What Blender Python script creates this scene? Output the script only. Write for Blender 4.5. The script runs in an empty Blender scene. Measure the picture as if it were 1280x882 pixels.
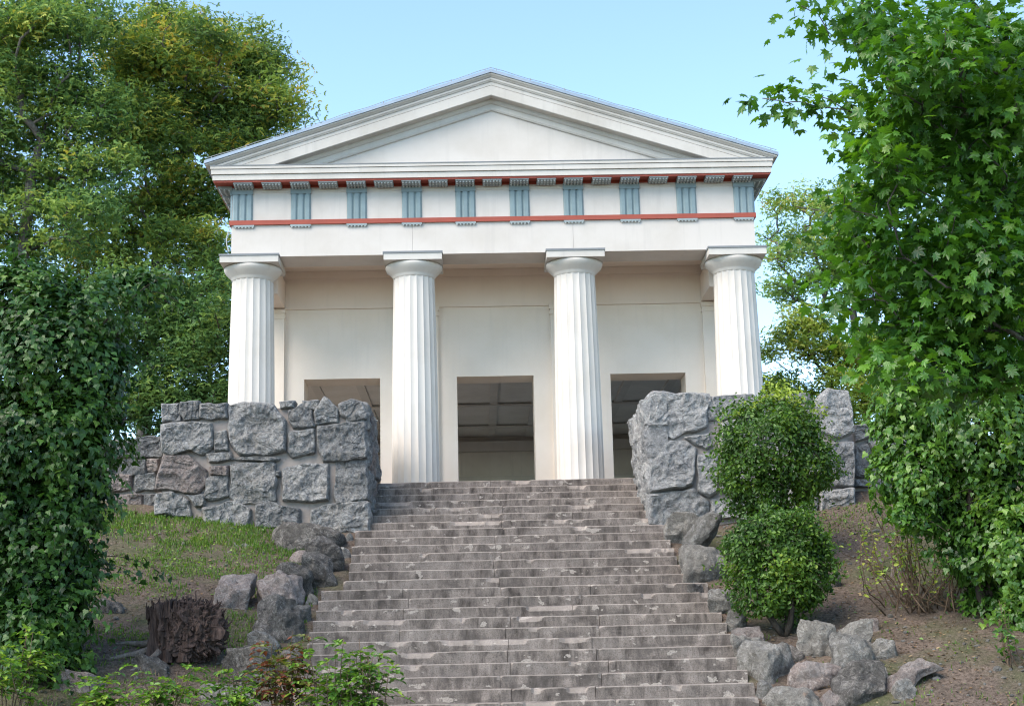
import bpy, math, random
import numpy as np
from mathutils import Matrix, Vector
PI = math.pi
sc = bpy.context.scene
C = sc.collection
RHO = .1458 / .34
# ---------------------------------------------------------------- noise
def _h(i, j, k, s):
    n = (i * 374761393 + j * 668265263 + k * 2147483647 + s * 974634777) & 0xffffffff
    n = ((n ^ (n >> 13)) * 1274126177) & 0xffffffff
    n = ((n ^ (n >> 16)) * 2246822519) & 0xffffffff
    return ((n ^ (n >> 15)) & 0xffff) / 32767.5 - 1.0
def noise3(P, s=0):
    P = np.asarray(P, float)
    I = np.floor(P).astype(np.int64); F = P - I; F = F * F * (3 - 2 * F)
    i, j, k = I[..., 0], I[..., 1], I[..., 2]; x, y, z = F[..., 0], F[..., 1], F[..., 2]
    r = 0
    for a in (0, 1):
        for b in (0, 1):
            for c in (0, 1):
                r = r + _h(i + a, j + b, k + c, s) * (x if a else 1 - x) * (y if b else 1 - y) * (z if c else 1 - z)
    return r
def fbm(P, o=4, s=0):
    r = 0; a = 1.0; P = np.asarray(P, float)
    for q in range(o):
        r = r + a * noise3(P * 2.03 ** q + q * 7.3, s + q); a *= .5
    return r
# ---------------------------------------------------------------- objects
def link(o, parent=None):
    C.objects.link(o)
    if parent: o.parent = parent
    return o
def tag(o, label=None, cat=None, group=None, kind=None):
    if label: o['label'] = label
    if cat: o['category'] = cat
    if group: o['group'] = group
    if kind: o['kind'] = kind
    return o
def empty(name, loc=(0, 0, 0)):
    o = bpy.data.objects.new(name, None); o.location = loc; o.empty_display_size = .1
    return link(o)
def npmesh(name, V, F, mats, parent=None, smooth=False, fmat=None, tint=None):
    """V (n,3) array, F list/array of faces (all the same length when an array)."""
    me = bpy.data.meshes.new(name); V = np.asarray(V, np.float32)
    if isinstance(F, np.ndarray):
        k = F.shape[1]; nf = len(F); idx = F.ravel(); tot = np.full(nf, k)
    else:
        nf = len(F); idx = np.array([i for f in F for i in f]); tot = np.array([len(f) for f in F])
    st = np.concatenate([[0], np.cumsum(tot)[:-1]])
    me.vertices.add(len(V)); me.vertices.foreach_set('co', V.ravel())
    me.loops.add(len(idx)); me.loops.foreach_set('vertex_index', idx.astype(np.int32))
    me.polygons.add(nf); me.polygons.foreach_set('loop_start', st.astype(np.int32)); me.polygons.foreach_set('loop_total', tot.astype(np.int32))
    if not isinstance(mats, (list, tuple)): mats = [mats]
    for m in mats: me.materials.append(m)
    if fmat is not None: me.polygons.foreach_set('material_index', np.asarray(fmat, np.int32))
    me.polygons.foreach_set('use_smooth', np.full(nf, bool(smooth)))
    me.update(calc_edges=True); me.validate()
    if tint is not None:
        a = me.attributes.new('tint', 'FLOAT', 'FACE'); a.data.foreach_set('value', np.asarray(tint, np.float32))
    o = bpy.data.objects.new(name, me)
    return link(o, parent)
class MB:
    def __init__(s): s.v = []; s.f = []; s.m = []
    def add(s, V, F, m=0):
        b = len(s.v); s.v += [tuple(map(float, v)) for v in V]; s.f += [tuple(int(i) + b for i in f) for f in F]; s.m += [m] * len(F)
    def box(s, x0, x1, y0, y1, z0, z1, m=0):
        V = [(x, y, z) for z in (z0, z1) for y in (y0, y1) for x in (x0, x1)]
        s.add(V, [(0, 2, 3, 1), (4, 5, 7, 6), (0, 1, 5, 4), (2, 6, 7, 3), (0, 4, 6, 2), (1, 3, 7, 5)], m)
    def extrude(s, poly, axis, a, b, m=0):
        """poly: 2d points in the two other axes, extruded along axis from a to b."""
        n = len(poly)
        def mk(u, v, w): return (w, u, v) if axis == 'x' else (u, w, v) if axis == 'y' else (u, v, w)
        V = [mk(u, v, a) for u, v in poly] + [mk(u, v, b) for u, v in poly]
        s.add(V, [tuple(range(n))[::-1], tuple(range(n, 2 * n))] + [(i, (i + 1) % n, n + (i + 1) % n, n + i) for i in range(n)], m)
    def lathe(s, prof, n=48, c=(0, 0, 0), m=0):
        V = [(c[0] + r * math.cos(2 * PI * k / n), c[1] + r * math.sin(2 * PI * k / n), c[2] + z) for r, z in prof for k in range(n)]
        F = [(i * n + k, i * n + (k + 1) % n, (i + 1) * n + (k + 1) % n, (i + 1) * n + k) for i in range(len(prof) - 1) for k in range(n)]
        F += [tuple(range(n))[::-1], tuple(range((len(prof) - 1) * n, len(prof) * n))]
        s.add(V, F, m)
    def tube(s, pts, rad, n=7, m=0):
        P = np.asarray(pts, float); R = np.broadcast_to(np.asarray(rad, float), (len(P),))
        T = np.gradient(P, axis=0); T /= np.linalg.norm(T, axis=1)[:, None] + 1e-9
        a = np.array([.31, .87, .22]) if abs(T[0] @ np.array([.31, .87, .22])) < .9 else np.array([1., 0, 0])
        V = []
        for p, t, r in zip(P, T, R):
            u = np.cross(t, a); u /= np.linalg.norm(u) + 1e-9; w = np.cross(t, u)
            for k in range(n):
                g = 2 * PI * k / n; V.append(p + r * (math.cos(g) * u + math.sin(g) * w))
        F = [(i * n + k, i * n + (k + 1) % n, (i + 1) * n + (k + 1) % n, (i + 1) * n + k) for i in range(len(P) - 1) for k in range(n)]
        F += [tuple(range(n))[::-1], tuple(range((len(P) - 1) * n, len(P) * n))]
        s.add(V, F, m)
    def build(s, name, mats, parent=None, smooth=False):
        return npmesh(name, s.v, s.f, mats, parent, smooth, s.m)
# ---------------------------------------------------------------- materials
def new_mat(name):
    m = bpy.data.materials.new(name); m.use_nodes = True; nt = m.node_tree; nt.nodes.clear()
    return m, nt
def nd(nt, t, **kw):
    n = nt.nodes.new('ShaderNode' + t)
    for k, v in kw.items():
        if k in n.inputs: n.inputs[k].default_value = v
        else: setattr(n, k, v)
    return n
def ln(nt, a, b): nt.links.new(a, b)
def pos(nt, scale=(1, 1, 1)):
    g = nd(nt, 'NewGeometry'); mp = nd(nt, 'Mapping'); mp.inputs['Scale'].default_value = scale
    ln(nt, g.outputs['Position'], mp.inputs['Vector']); return mp.outputs['Vector']
def noi(nt, vec, scale, detail=6, rough=.6, dist=0.):
    n = nd(nt, 'TexNoise', Scale=scale, Detail=detail, Roughness=rough, Distortion=dist); ln(nt, vec, n.inputs['Vector']); return n.outputs['Fac']
def ramp(nt, fac, stops, interp='LINEAR'):
    r = nd(nt, 'ValToRGB'); e = r.color_ramp.elements; r.color_ramp.interpolation = interp
    while len(e) < len(stops): e.new(.5)
    for q, (p, c) in zip(e, stops): q.position = p; q.color = (*c, 1) if len(c) == 3 else (c[0],) * 3 + (1,)
    ln(nt, fac, r.inputs['Fac']); return r.outputs['Color']
def mix(nt, fac, a, b, mode='MIX'):
    n = nd(nt, 'Mix', data_type='RGBA', blend_type=mode)
    for v, i in ((fac, 0), (a, 6), (b, 7)):
        if isinstance(v, (int, float)): n.inputs[i].default_value = v
        elif isinstance(v, tuple): n.inputs[i].default_value = (*v, 1)
        else: ln(nt, v, n.inputs[i])
    return n.outputs[2]
def finish(m, nt, col, rough=.7, spec=.3, bump=None, bdist=.02, bstr=1., metal=0., trans=0.):
    b = nd(nt, 'BsdfPrincipled'); o = nd(nt, 'OutputMaterial')
    if isinstance(col, tuple): b.inputs['Base Color'].default_value = (*col, 1)
    else: ln(nt, col, b.inputs['Base Color'])
    b.inputs['Roughness'].default_value = rough; b.inputs['Specular IOR Level'].default_value = spec; b.inputs['Metallic'].default_value = metal
    if bump is not None:
        bp = nd(nt, 'Bump', Distance=bdist, Strength=bstr); ln(nt, bump, bp.inputs['Height']); ln(nt, bp.outputs[0], b.inputs['Normal'])
    if trans:
        t = nd(nt, 'BsdfTranslucent'); mx = nd(nt, 'MixShader'); mx.inputs[0].default_value = trans
        hs = nd(nt, 'HueSaturation', Saturation=1.1, Value=1.8); hs.inputs['Hue'].default_value = .49
        if isinstance(col, tuple): hs.inputs['Color'].default_value = (*col, 1)
        else: ln(nt, col, hs.inputs['Color'])
        ln(nt, hs.outputs[0], t.inputs['Color'])
        ln(nt, b.outputs[0], mx.inputs[1]); ln(nt, t.outputs[0], mx.inputs[2]); ln(nt, mx.outputs[0], o.inputs[0])
    else: ln(nt, b.outputs[0], o.inputs[0])
    return m
def plaster(name, c, dirt=.10, rough=.65):
    m, nt = new_mat(name); v = pos(nt)
    a = noi(nt, v, 1.3, 7, .62); s = noi(nt, pos(nt, (3.5, 3.5, .25)), 2.2, 6, .6); f = noi(nt, v, 90, 3)
    d = tuple(x * (1 - dirt) * k for x, k in zip(c, (1., .985, .96)))
    col = mix(nt, ramp(nt, a, [(.42, (0,)), (.7, (1,))]), c, d)
    col = mix(nt, ramp(nt, s, [(.55, (0,)), (.75, (.6,))]), col, tuple(x * (1 - 1.6 * dirt) for x in c))
    return finish(m, nt, col, rough, .25, f, .002, .4)
def paint(name, c, rough=.55, var=.12):
    m, nt = new_mat(name); a = noi(nt, pos(nt), 5, 6, .65)
    col = mix(nt, ramp(nt, a, [(.35, (0,)), (.7, (1,))]), c, tuple(x * (1 - var) for x in c))
    return finish(m, nt, col, rough, .3)
def granite(name, c, dark, light, lichen, amount=.5, bstr=1., big=1.):
    m, nt = new_mat(name); v = pos(nt)
    oi = nd(nt, 'ObjectInfo'); ad = nd(nt, 'VectorMath', operation='ADD'); ln(nt, v, ad.inputs[0]); ln(nt, oi.outputs['Location'], ad.inputs[1]); v = ad.outputs[0]
    rn = nd(nt, 'ObjectInfo').outputs['Random']
    fine = noi(nt, v, 75, 4, .7); mid = noi(nt, v, 6, 9, .72, .8); bigc = noi(nt, v, 2.4 * big, 9, .7, 1.2); veins = noi(nt, v, 11, 9, .78, 1.8); crk = noi(nt, v, 4, 8, .7, 1.5)
    col = mix(nt, ramp(nt, mid, [(.36, (0,)), (.64, (1,))]), dark, c)
    col = mix(nt, ramp(nt, veins, [(.50, (0,)), (.60, (.6,))]), col, light)
    col = mix(nt, ramp(nt, veins, [(.36, (.6,)), (.46, (0,))]), col, tuple(x * .6 for x in dark))
    col = mix(nt, ramp(nt, fine, [(.36, (.55,)), (.46, (0,))]), col, tuple(x * .5 for x in dark))
    col = mix(nt, ramp(nt, fine, [(.58, (0,)), (.70, (.45,))]), col, light)
    col = mix(nt, ramp(nt, bigc, [(.5, (0,)), (.58, (amount,))]), col, lichen)
    col = mix(nt, ramp(nt, crk, [(.485, (0,)), (.5, (.75,)), (.515, (0,))]), col, tuple(x * .35 for x in dark))
    col = mix(nt, .6, col, mix(nt, 1., col, ramp(nt, rn, [(0, (.60, .60, .61)), (.5, (.95, .93, .91)), (1, (1.25, 1.21, 1.18))]), 'MULTIPLY'))
    h = nd(nt, 'Math', operation='MULTIPLY_ADD'); ln(nt, veins, h.inputs[0]); h.inputs[1].default_value = .8; ln(nt, mid, h.inputs[2])
    h3 = nd(nt, 'Math', operation='MULTIPLY_ADD'); ln(nt, fine, h3.inputs[0]); h3.inputs[1].default_value = .30; ln(nt, h.outputs[0], h3.inputs[2])
    return finish(m, nt, col, .85, .2, h3.outputs[0], .07, bstr)
def leafmat(name, stops, trans=.3, rough=.45, spec=.4):
    m, nt = new_mat(name); a = nd(nt, 'Attribute', attribute_name='tint'); v = pos(nt)
    n = noi(nt, v, 1.1, 3); mx = nd(nt, 'Math', operation='MULTIPLY_ADD'); ln(nt, n, mx.inputs[0]); mx.inputs[1].default_value = .7
    ad = nd(nt, 'Math', operation='MULTIPLY_ADD'); ln(nt, a.outputs['Fac'], ad.inputs[0]); ad.inputs[1].default_value = .75; ad.inputs[2].default_value = -.22
    ln(nt, ad.outputs[0], mx.inputs[2])
    return finish(m, nt, ramp(nt, mx.outputs[0], stops), rough, spec, trans=trans)
M = {}
M['white'] = plaster('white_plaster', (.57, .52, .478), .11)
M['column'] = plaster('column_plaster', (.58, .535, .488), .12)
M['trim'] = plaster('trim_plaster', (.54, .505, .465), .15)
M['wall'] = plaster('porch_plaster', (.81, .70, .60), .06)
M['band'] = plaster('band_plaster', (.79, .67, .58), .05)
M['red'] = paint('red_paint', (.345, .075, .049))
M['blue'] = paint('bluegrey_paint', (.216, .284, .299), var=.16)
M['bluedk'] = paint('bluegrey_cap_paint', (.192, .240, .248))
M['mutule'] = paint('mutule_paint', (.288, .336, .344), var=.2)
M['gutta'] = paint('gutta_paint', (.465, .480, .480))
M['lead'] = paint('lead_flashing', (.20, .21, .22), .5)
M['room'] = plaster('room_plaster', (.66, .60, .545), .12)
M['floor'] = plaster('hall_bounce_pale', (.55, .50, .45), .1)  # pale tone for the added slab that reflects light into the hall
M['roomdk'] = plaster('room_beam_plaster', (.58, .525, .475), .12)
m_, nt_ = new_mat('zinc'); M['zinc'] = finish(m_, nt_, ramp(nt_, noi(nt_, pos(nt_), 3, 5), [(.3, (.22, .27, .33)), (.7, (.31, .36, .42))]), .45, .5, metal=.35)
M['wire'] = paint('wire_metal', (.25, .26, .27), .4)
M['gran'] = granite('grey_granite', (.345, .347, .346), (.153, .156, .161), (.559, .554, .547), (.304, .287, .268), .5)
M['granp'] = granite('rosy_granite', (.356, .297, .277), (.198, .163, .153), (.514, .464, .445), (.257, .243, .237), .5)
M['granb'] = granite('weathered_granite', (.31, .30, .285), (.14, .132, .122), (.46, .45, .435), (.15, .145, .13), .6)
M['grand'] = granite('dark_granite', (.230, .214, .202), (.078, .072, .070), (.438, .408, .379), (.088, .082, .076), .7)
M['granl'] = granite('pale_granite', (.311, .296, .275), (.177, .164, .150), (.444, .431, .407), (.148, .139, .128), .45)
M['granr'] = granite('painted_sunlit_granite', (.443, .439, .433), (.250, .250, .255), (.617, .617, .617), (.385, .376, .366), .4)  # paler copy of the left wall's granite, its sunlight painted into the colour
m_ = M['granl'].copy(); m_.name = 'orange_stained_granite'; nt_ = m_.node_tree; bs_ = next(n for n in nt_.nodes if n.type == 'BSDF_PRINCIPLED'); src_ = bs_.inputs['Base Color'].links[0].from_socket
v_ = pos(nt_); dn_ = nd(nt_, 'VectorMath', operation='DISTANCE'); ln(nt_, v_, dn_.inputs[0]); dn_.inputs[1].default_value = (3.40, -8.40, -3.42)
dm_ = nd(nt_, 'Math', operation='MULTIPLY_ADD'); ln(nt_, noi(nt_, v_, 14, 4, .6), dm_.inputs[0]); dm_.inputs[1].default_value = .16; ln(nt_, dn_.outputs['Value'], dm_.inputs[2])
ln(nt_, mix(nt_, ramp(nt_, dm_.outputs[0], [(.19, (.8,)), (.25, (0,))]), src_, (.40, .19, .09)), bs_.inputs['Base Color']); M['grano'] = m_
m_, nt_ = new_mat('mortar'); v_ = pos(nt_)
M['mortar'] = finish(m_, nt_, mix(nt_, ramp(nt_, noi(nt_, v_, 3, 6), [(.4, (0,)), (.65, (1,))]), (.361, .303, .271), (.255, .229, .212)), .9, .1, noi(nt_, v_, 14, 6, .7), .02, .8)
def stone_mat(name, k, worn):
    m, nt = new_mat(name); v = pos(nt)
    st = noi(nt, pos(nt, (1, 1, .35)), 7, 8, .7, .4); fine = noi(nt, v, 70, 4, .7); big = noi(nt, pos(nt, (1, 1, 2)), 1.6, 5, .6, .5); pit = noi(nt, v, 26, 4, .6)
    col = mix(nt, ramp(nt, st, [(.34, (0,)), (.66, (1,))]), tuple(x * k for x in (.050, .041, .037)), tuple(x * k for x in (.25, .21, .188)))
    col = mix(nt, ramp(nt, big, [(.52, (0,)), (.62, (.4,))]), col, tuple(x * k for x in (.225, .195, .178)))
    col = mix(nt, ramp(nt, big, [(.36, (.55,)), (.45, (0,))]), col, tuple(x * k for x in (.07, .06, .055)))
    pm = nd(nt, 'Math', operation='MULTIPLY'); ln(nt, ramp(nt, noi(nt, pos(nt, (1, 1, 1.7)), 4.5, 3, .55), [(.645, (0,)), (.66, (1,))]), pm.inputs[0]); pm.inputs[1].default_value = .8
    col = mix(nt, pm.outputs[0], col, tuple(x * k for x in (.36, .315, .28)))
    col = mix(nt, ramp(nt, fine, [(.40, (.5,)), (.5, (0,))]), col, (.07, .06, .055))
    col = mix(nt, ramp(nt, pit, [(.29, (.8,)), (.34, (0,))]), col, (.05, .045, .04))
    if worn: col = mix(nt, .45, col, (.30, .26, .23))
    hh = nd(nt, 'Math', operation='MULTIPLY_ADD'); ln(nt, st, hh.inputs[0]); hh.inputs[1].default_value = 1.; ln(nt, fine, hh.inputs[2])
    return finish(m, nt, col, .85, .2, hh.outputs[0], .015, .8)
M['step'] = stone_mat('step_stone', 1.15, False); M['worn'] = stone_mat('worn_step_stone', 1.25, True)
m_, nt_ = new_mat('soil'); v_ = pos(nt_)
a_ = noi(nt_, v_, 2.3, 8, .7, .5); b_ = noi(nt_, v_, 24, 6, .75); c_ = noi(nt_, v_, .55, 6, .65); d_ = noi(nt_, v_, 60, 3, .6)
co = mix(nt_, ramp(nt_, b_, [(.35, (0,)), (.65, (1,))]), (.062, .045, .036), (.225, .172, .142))
co = mix(nt_, ramp(nt_, a_, [(.40, (.55,)), (.52, (0,))]), co, (.075, .062, .05))
co = mix(nt_, ramp(nt_, c_, [(.46, (0,)), (.60, (.6,))]), co, (.06, .088, .03))
co = mix(nt_, ramp(nt_, d_, [(.62, (0,)), (.68, (.8,))]), co, (.30, .235, .19))
hh_ = nd(nt_, 'Math', operation='ADD'); ln(nt_, b_, hh_.inputs[0]); ln(nt_, a_, hh_.inputs[1])
M['soil'] = finish(m_, nt_, co, .95, .1, hh_.outputs[0], .05, .9)
def barkmat(name, a, b, s=(6, 6, 1.2)):
    m, nt = new_mat(name); n = noi(nt, pos(nt, s), 3, 7, .7, .5)
    return finish(m, nt, ramp(nt, n, [(.3, a), (.7, b)]), .9, .15, n, .04, 1.)
M['bark'] = barkmat('grey_bark', (.05, .045, .04), (.20, .18, .16)); M['barkd'] = barkmat('dark_bark', (.03, .025, .02), (.10, .08, .065))
M['rot'] = barkmat('rotten_wood', (.024, .017, .016), (.132, .089, .077), (9, 9, 1.)); M['rotl'] = barkmat('bare_pale_wood', (.100, .078, .065), (.287, .250, .225), (9, 9, 1.5))
M['twig'] = barkmat('dry_twig', (.07, .045, .03), (.20, .14, .10))
G = leafmat
M['l_maple'] = G('maple_leaf', [(.1, (.020, .069, .013)), (.45, (.053, .152, .020)), (.8, (.099, .237, .027)), (1, (.180, .294, .044))], .34, .34, .5)
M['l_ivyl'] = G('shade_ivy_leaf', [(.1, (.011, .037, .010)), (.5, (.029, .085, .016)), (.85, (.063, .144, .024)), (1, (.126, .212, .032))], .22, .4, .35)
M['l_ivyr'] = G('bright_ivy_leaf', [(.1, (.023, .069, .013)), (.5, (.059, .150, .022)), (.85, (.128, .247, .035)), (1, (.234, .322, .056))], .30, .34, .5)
M['l_treea'] = G('linden_leaf', [(.1, (.051, .100, .028)), (.4, (.108, .191, .047)), (.7, (.208, .282, .055)), (.88, (.383, .362, .062)), (1, (.451, .253, .085))], .30, .6, .2)
M['l_treeb'] = G('old_tree_leaf', [(.1, (.046, .104, .035)), (.5, (.114, .213, .057)), (.85, (.225, .307, .068)), (1, (.413, .372, .075))], .30, .6, .2)
M['l_dark'] = G('dark_tree_leaf', [(.1, (.025, .067, .025)), (.5, (.062, .140, .040)), (.9, (.147, .237, .056)), (1, (.256, .316, .077))], .25, .6, .2)
M['l_treed'] = G('thin_tree_leaf', [(.1, (.066, .140, .040)), (.5, (.161, .271, .068)), (.85, (.295, .362, .091)), (1, (.375, .279, .106))], .35, .6, .2)
M['l_bushe'] = G('yellowing_leaf', [(.1, (.072, .140, .030)), (.5, (.174, .276, .048)), (.85, (.318, .387, .067)), (1, (.405, .314, .083))], .32)
M['l_shrub'] = G('privet_leaf', [(.1, (.018, .051, .010)), (.5, (.050, .121, .017)), (.85, (.111, .207, .025)), (1, (.242, .321, .044))], .28)
M['l_young'] = G('young_leaf', [(.1, (.15, .22, .025)), (1, (.36, .40, .05))], .35)
M['l_weed'] = G('weed_leaf', [(.1, (.031, .094, .019)), (.5, (.088, .200, .031)), (.85, (.188, .312, .044)), (1, (.312, .350, .062))], .3, .35)
M['l_redw'] = G('reddish_leaf', [(.1, (.06, .09, .015)), (.45, (.12, .15, .025)), (.6, (.16, .06, .03)), (1, (.20, .05, .03))], .25)
M['grass'] = G('grass_blade', [(.1, (.045, .105, .016)), (.5, (.085, .18, .024)), (1, (.19, .26, .05))], .3)
M['litter'] = G('dead_leaf', [(.1, (.08, .05, .03)), (.5, (.20, .13, .08)), (1, (.36, .28, .16))], .1, .8, .1)
# ---------------------------------------------------------------- terrain
SX = .2744
def H(x, y):
    x = np.asarray(x, float); y = np.asarray(y, float); x, y = np.broadcast_arrays(x, y); ax = np.abs(x - SX)
    side = np.clip(ax - 3.2, 0, 3.5) * .13
    sl = RHO * y - .12 + side
    up = np.where(y > -1.6, RHO * -1.6 - .12 + side + np.clip(y + 1.6, 0, 2.0) * .30, sl)
    z = np.where(y > .4, np.minimum(up, -.14), up)
    z = z + np.clip(y - 15, 0, 400) * .012
    z = np.maximum(z, -4.9)
    b = (fbm(np.stack([x * .9, y * .9, 0 * x], -1), 3, 3) * .035 + fbm(np.stack([x * 5, y * 5, 0 * x], -1), 3, 9) * .018)
    z = z + b * np.clip((ax - 2.4) * 2, 0, 1)
    hw = np.where(y > -2.04, 2.3, np.where(y > -4.42, 2.27, 2.54))
    return z - .45 * np.clip((hw - ax) / .12, 0, 1) * (y > -11.6) * (y < 1)
def Hs(x, y): return float(H(x, y))
IVYL = [(-5.59,-7.12,1.1,.7),(-4.9,-7.12,.54,.58),(-5.32,-7.29,.42,.96),(-5.34,-7.43,-.48,.94),(-4.98,-7.57,-.5,.65),(-5.23,-7.37,-1.32,.7),(-5.3,-7.35,-1.97,.7),(-5.26,-7.57,-2.61,.59),(-5.28,-7.57,-3.06,.45),(-5.84,-7.,1.47,.51),(-4.83,-7.21,-.07,.34),(-4.84,-7.46,.96,.4),(-5.82,-7.34,-.83,.94),(-5.85,-7.02,-2.21,.75),(-5.13,-7.06,1.38,.34),(-4.9,-7.09,-.92,.43),(-4.9,-7.36,-1.6,.3),(-5.02,-7.3,-2.34,.35)]
IVYR = [(5.47,-6.49,-.24,.55),(5.96,-6.86,-.21,.69),(6.53,-6.57,-.58,.8),(5.24,-6.74,-.98,.44),(5.94,-6.37,-1.14,.6),(6.21,-6.86,-1.79,.68),(5.98,-6.49,-1.95,.44),(6.17,-6.38,-2.49,.44),(6.43,-6.76,-2.46,.48),(5.18,-6.36,-.52,.3),(5.2,-6.38,.09,.25),(5.02,-6.89,-1.38,.21),(6.71,-6.48,-1.17,.8)]
MAPLE = [(3.28,-14.3,1.32,.5),(4.05,-13.39,1.84,.61),(3.25,-13.51,1.97,.28),(2.88,-13.93,1.93,.19),(3.16,-13.72,1.09,.36),(3.89,-12.85,1.19,.55),(4.04,-13.73,.73,.58),(2.94,-14.03,.41,.34),(3.03,-13.04,.42,.24),(2.82,-13.49,-.19,.22),(3.39,-12.86,.18,.48),(3.6,-13.88,-.11,.5),(4.01,-13.72,-.27,.51),(3.21,-12.86,-.37,.37),(3.51,-13.39,-.64,.45),(3.95,-13.39,-.78,.45),(3.27,-13.87,-1.09,.22),(2.89,-14.27,.62,.15),(3.43,-12.62,1.72,.18),(4.2,-14.15,1.24,.57),(4.54,-12.78,.47,.62),(3.04,-13.64,-.88,.19)]
SPRIG = [(2.19,-13.6,1.34,.05),(2.35,-13.6,1.27,.06),(2.5,-13.6,1.28,.06),(2.67,-13.6,1.33,.05),(2.85,-13.6,1.29,.08),(2.54,-13.6,2.14,.08),(2.65,-13.6,2.01,.08),(2.78,-13.6,1.83,.04)]
TREEA = [(-6.72,15.35,14.46,1.02),(-5.46,13.7,12.11,.74),(-6.02,15.31,13.71,.81),(-6.5,14.17,12.08,.98),(-7.66,13.22,13.55,1.18),(-7.69,14.72,12.07,1.22),(-8.77,14.52,13.18,1.33),(-8.71,14.55,14.86,.94),(-6.65,13.89,10.94,.6),(-8.43,13.17,10.6,1.06),(-9.08,14.42,9.23,1.08),(-7.57,12.82,7.85,.93),(-7.19,14.58,7.9,.54),(-7.33,14.41,10.22,.39),(-7.37,13.63,6.34,.73),(-8.36,14.9,6.89,.97),(-9.28,13.08,11.47,1.17),(-9.48,13.67,13.77,1.09),(-10.24,14.89,8.26,1.09)]
TREEB = [(-10.64,10.26,12.31,1.39),(-11.58,10.93,11.32,1.4),(-9.72,10.73,10.79,1.),(-10.84,11.38,9.57,1.41),(-10.,11.48,13.49,.93),(-11.68,10.95,13.49,1.22),(-11.29,11.12,8.03,1.19),(-9.57,9.81,7.8,.96),(-12.71,10.93,10.07,1.39),(-12.93,11.2,12.74,1.42),(-9.17,10.3,9.17,.68)]
TREEC = [(-6.85,8.06,3.51,.75),(-6.08,7.98,2.94,.53),(-7.69,8.55,4.55,.82),(-8.01,7.78,3.12,.79),(-6.16,7.88,4.19,.57),(-5.84,7.4,4.88,.35),(-7.15,7.9,2.76,.7),(-8.5,8.16,4.47,.72),(-8.26,8.52,5.67,.73),(-8.71,8.51,3.08,.72)]
TREED = [(7.47,10.65,8.1,.44),(8.14,11.98,7.55,.57),(7.21,10.38,6.69,.39),(8.44,11.65,8.51,.51),(8.57,10.31,7.26,.68),(7.61,10.81,5.99,.47),(6.89,10.15,6.03,.23),(8.64,11.72,6.63,.61),(9.55,11.66,6.81,.81),(9.01,10.28,8.06,.69),(7.25,11.05,7.5,.28)]
BUSHE = [(6.93,7.21,3.89,.63),(6.3,7.49,3.69,.32),(8.06,7.56,3.68,.71),(7.51,7.03,2.68,.61),(6.66,7.94,2.96,.53),(8.44,7.23,2.7,.61),(6.28,7.44,2.6,.39),(7.18,6.97,4.37,.44),(8.59,6.9,3.52,.52),(6.81,7.13,2.19,.43),(7.89,7.31,2.11,.44)]
TREEA2 = [(-7.05,14.5,9.45,.61),(-6.87,14.5,7.43,.6),(-7.81,14.5,9.69,.65),(-8.35,14.5,9.7,.76),(-6.52,14.5,10.35,.55),(-6.11,14.5,11.73,.55)]
TREEC2 = [(-5.93,8.6,4.34,.54),(-5.77,8.6,3.41,.47),(-6.05,8.6,2.96,.54),(-6.61,8.6,4.17,.72),(-6.72,8.6,4.91,.64),(-7.37,8.6,5.49,.64),(-5.81,8.6,4.9,.36),(-6.01,8.6,5.84,.37)]
IVYL2 = [(-4.57,-7.,1.72,.2),(-4.26,-7.,1.66,.16),(-4.47,-7.,1.46,.2),(-4.76,-7.,1.52,.24),(-4.52,-7.,.66,.14),(-4.52,-7.,-.04,.12)]
IVYR2 = [(5.98,-6.4,.7,.61),(6.6,-6.4,.68,.61),(6.8,-6.4,.06,.61),(5.44,-6.4,.29,.3),(5.04,-6.4,-.83,.25)]
TREEF = [(11.43,10.07,9.39,1.18),(12.44,10.,7.71,1.36),(13.49,9.26,9.07,1.35),(10.52,9.22,6.11,.94),(11.9,9.6,5.21,1.14),(13.62,9.95,5.86,1.35),(10.64,9.01,3.75,1.02),(12.37,9.83,3.31,1.13),(9.53,9.12,3.42,.74),(9.9,9.47,2.15,.84),(12.28,9.73,11.34,1.18),(13.7,9.3,11.14,1.17),(13.44,9.64,3.26,1.13),(10.2,9.66,7.84,.68)]
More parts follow.
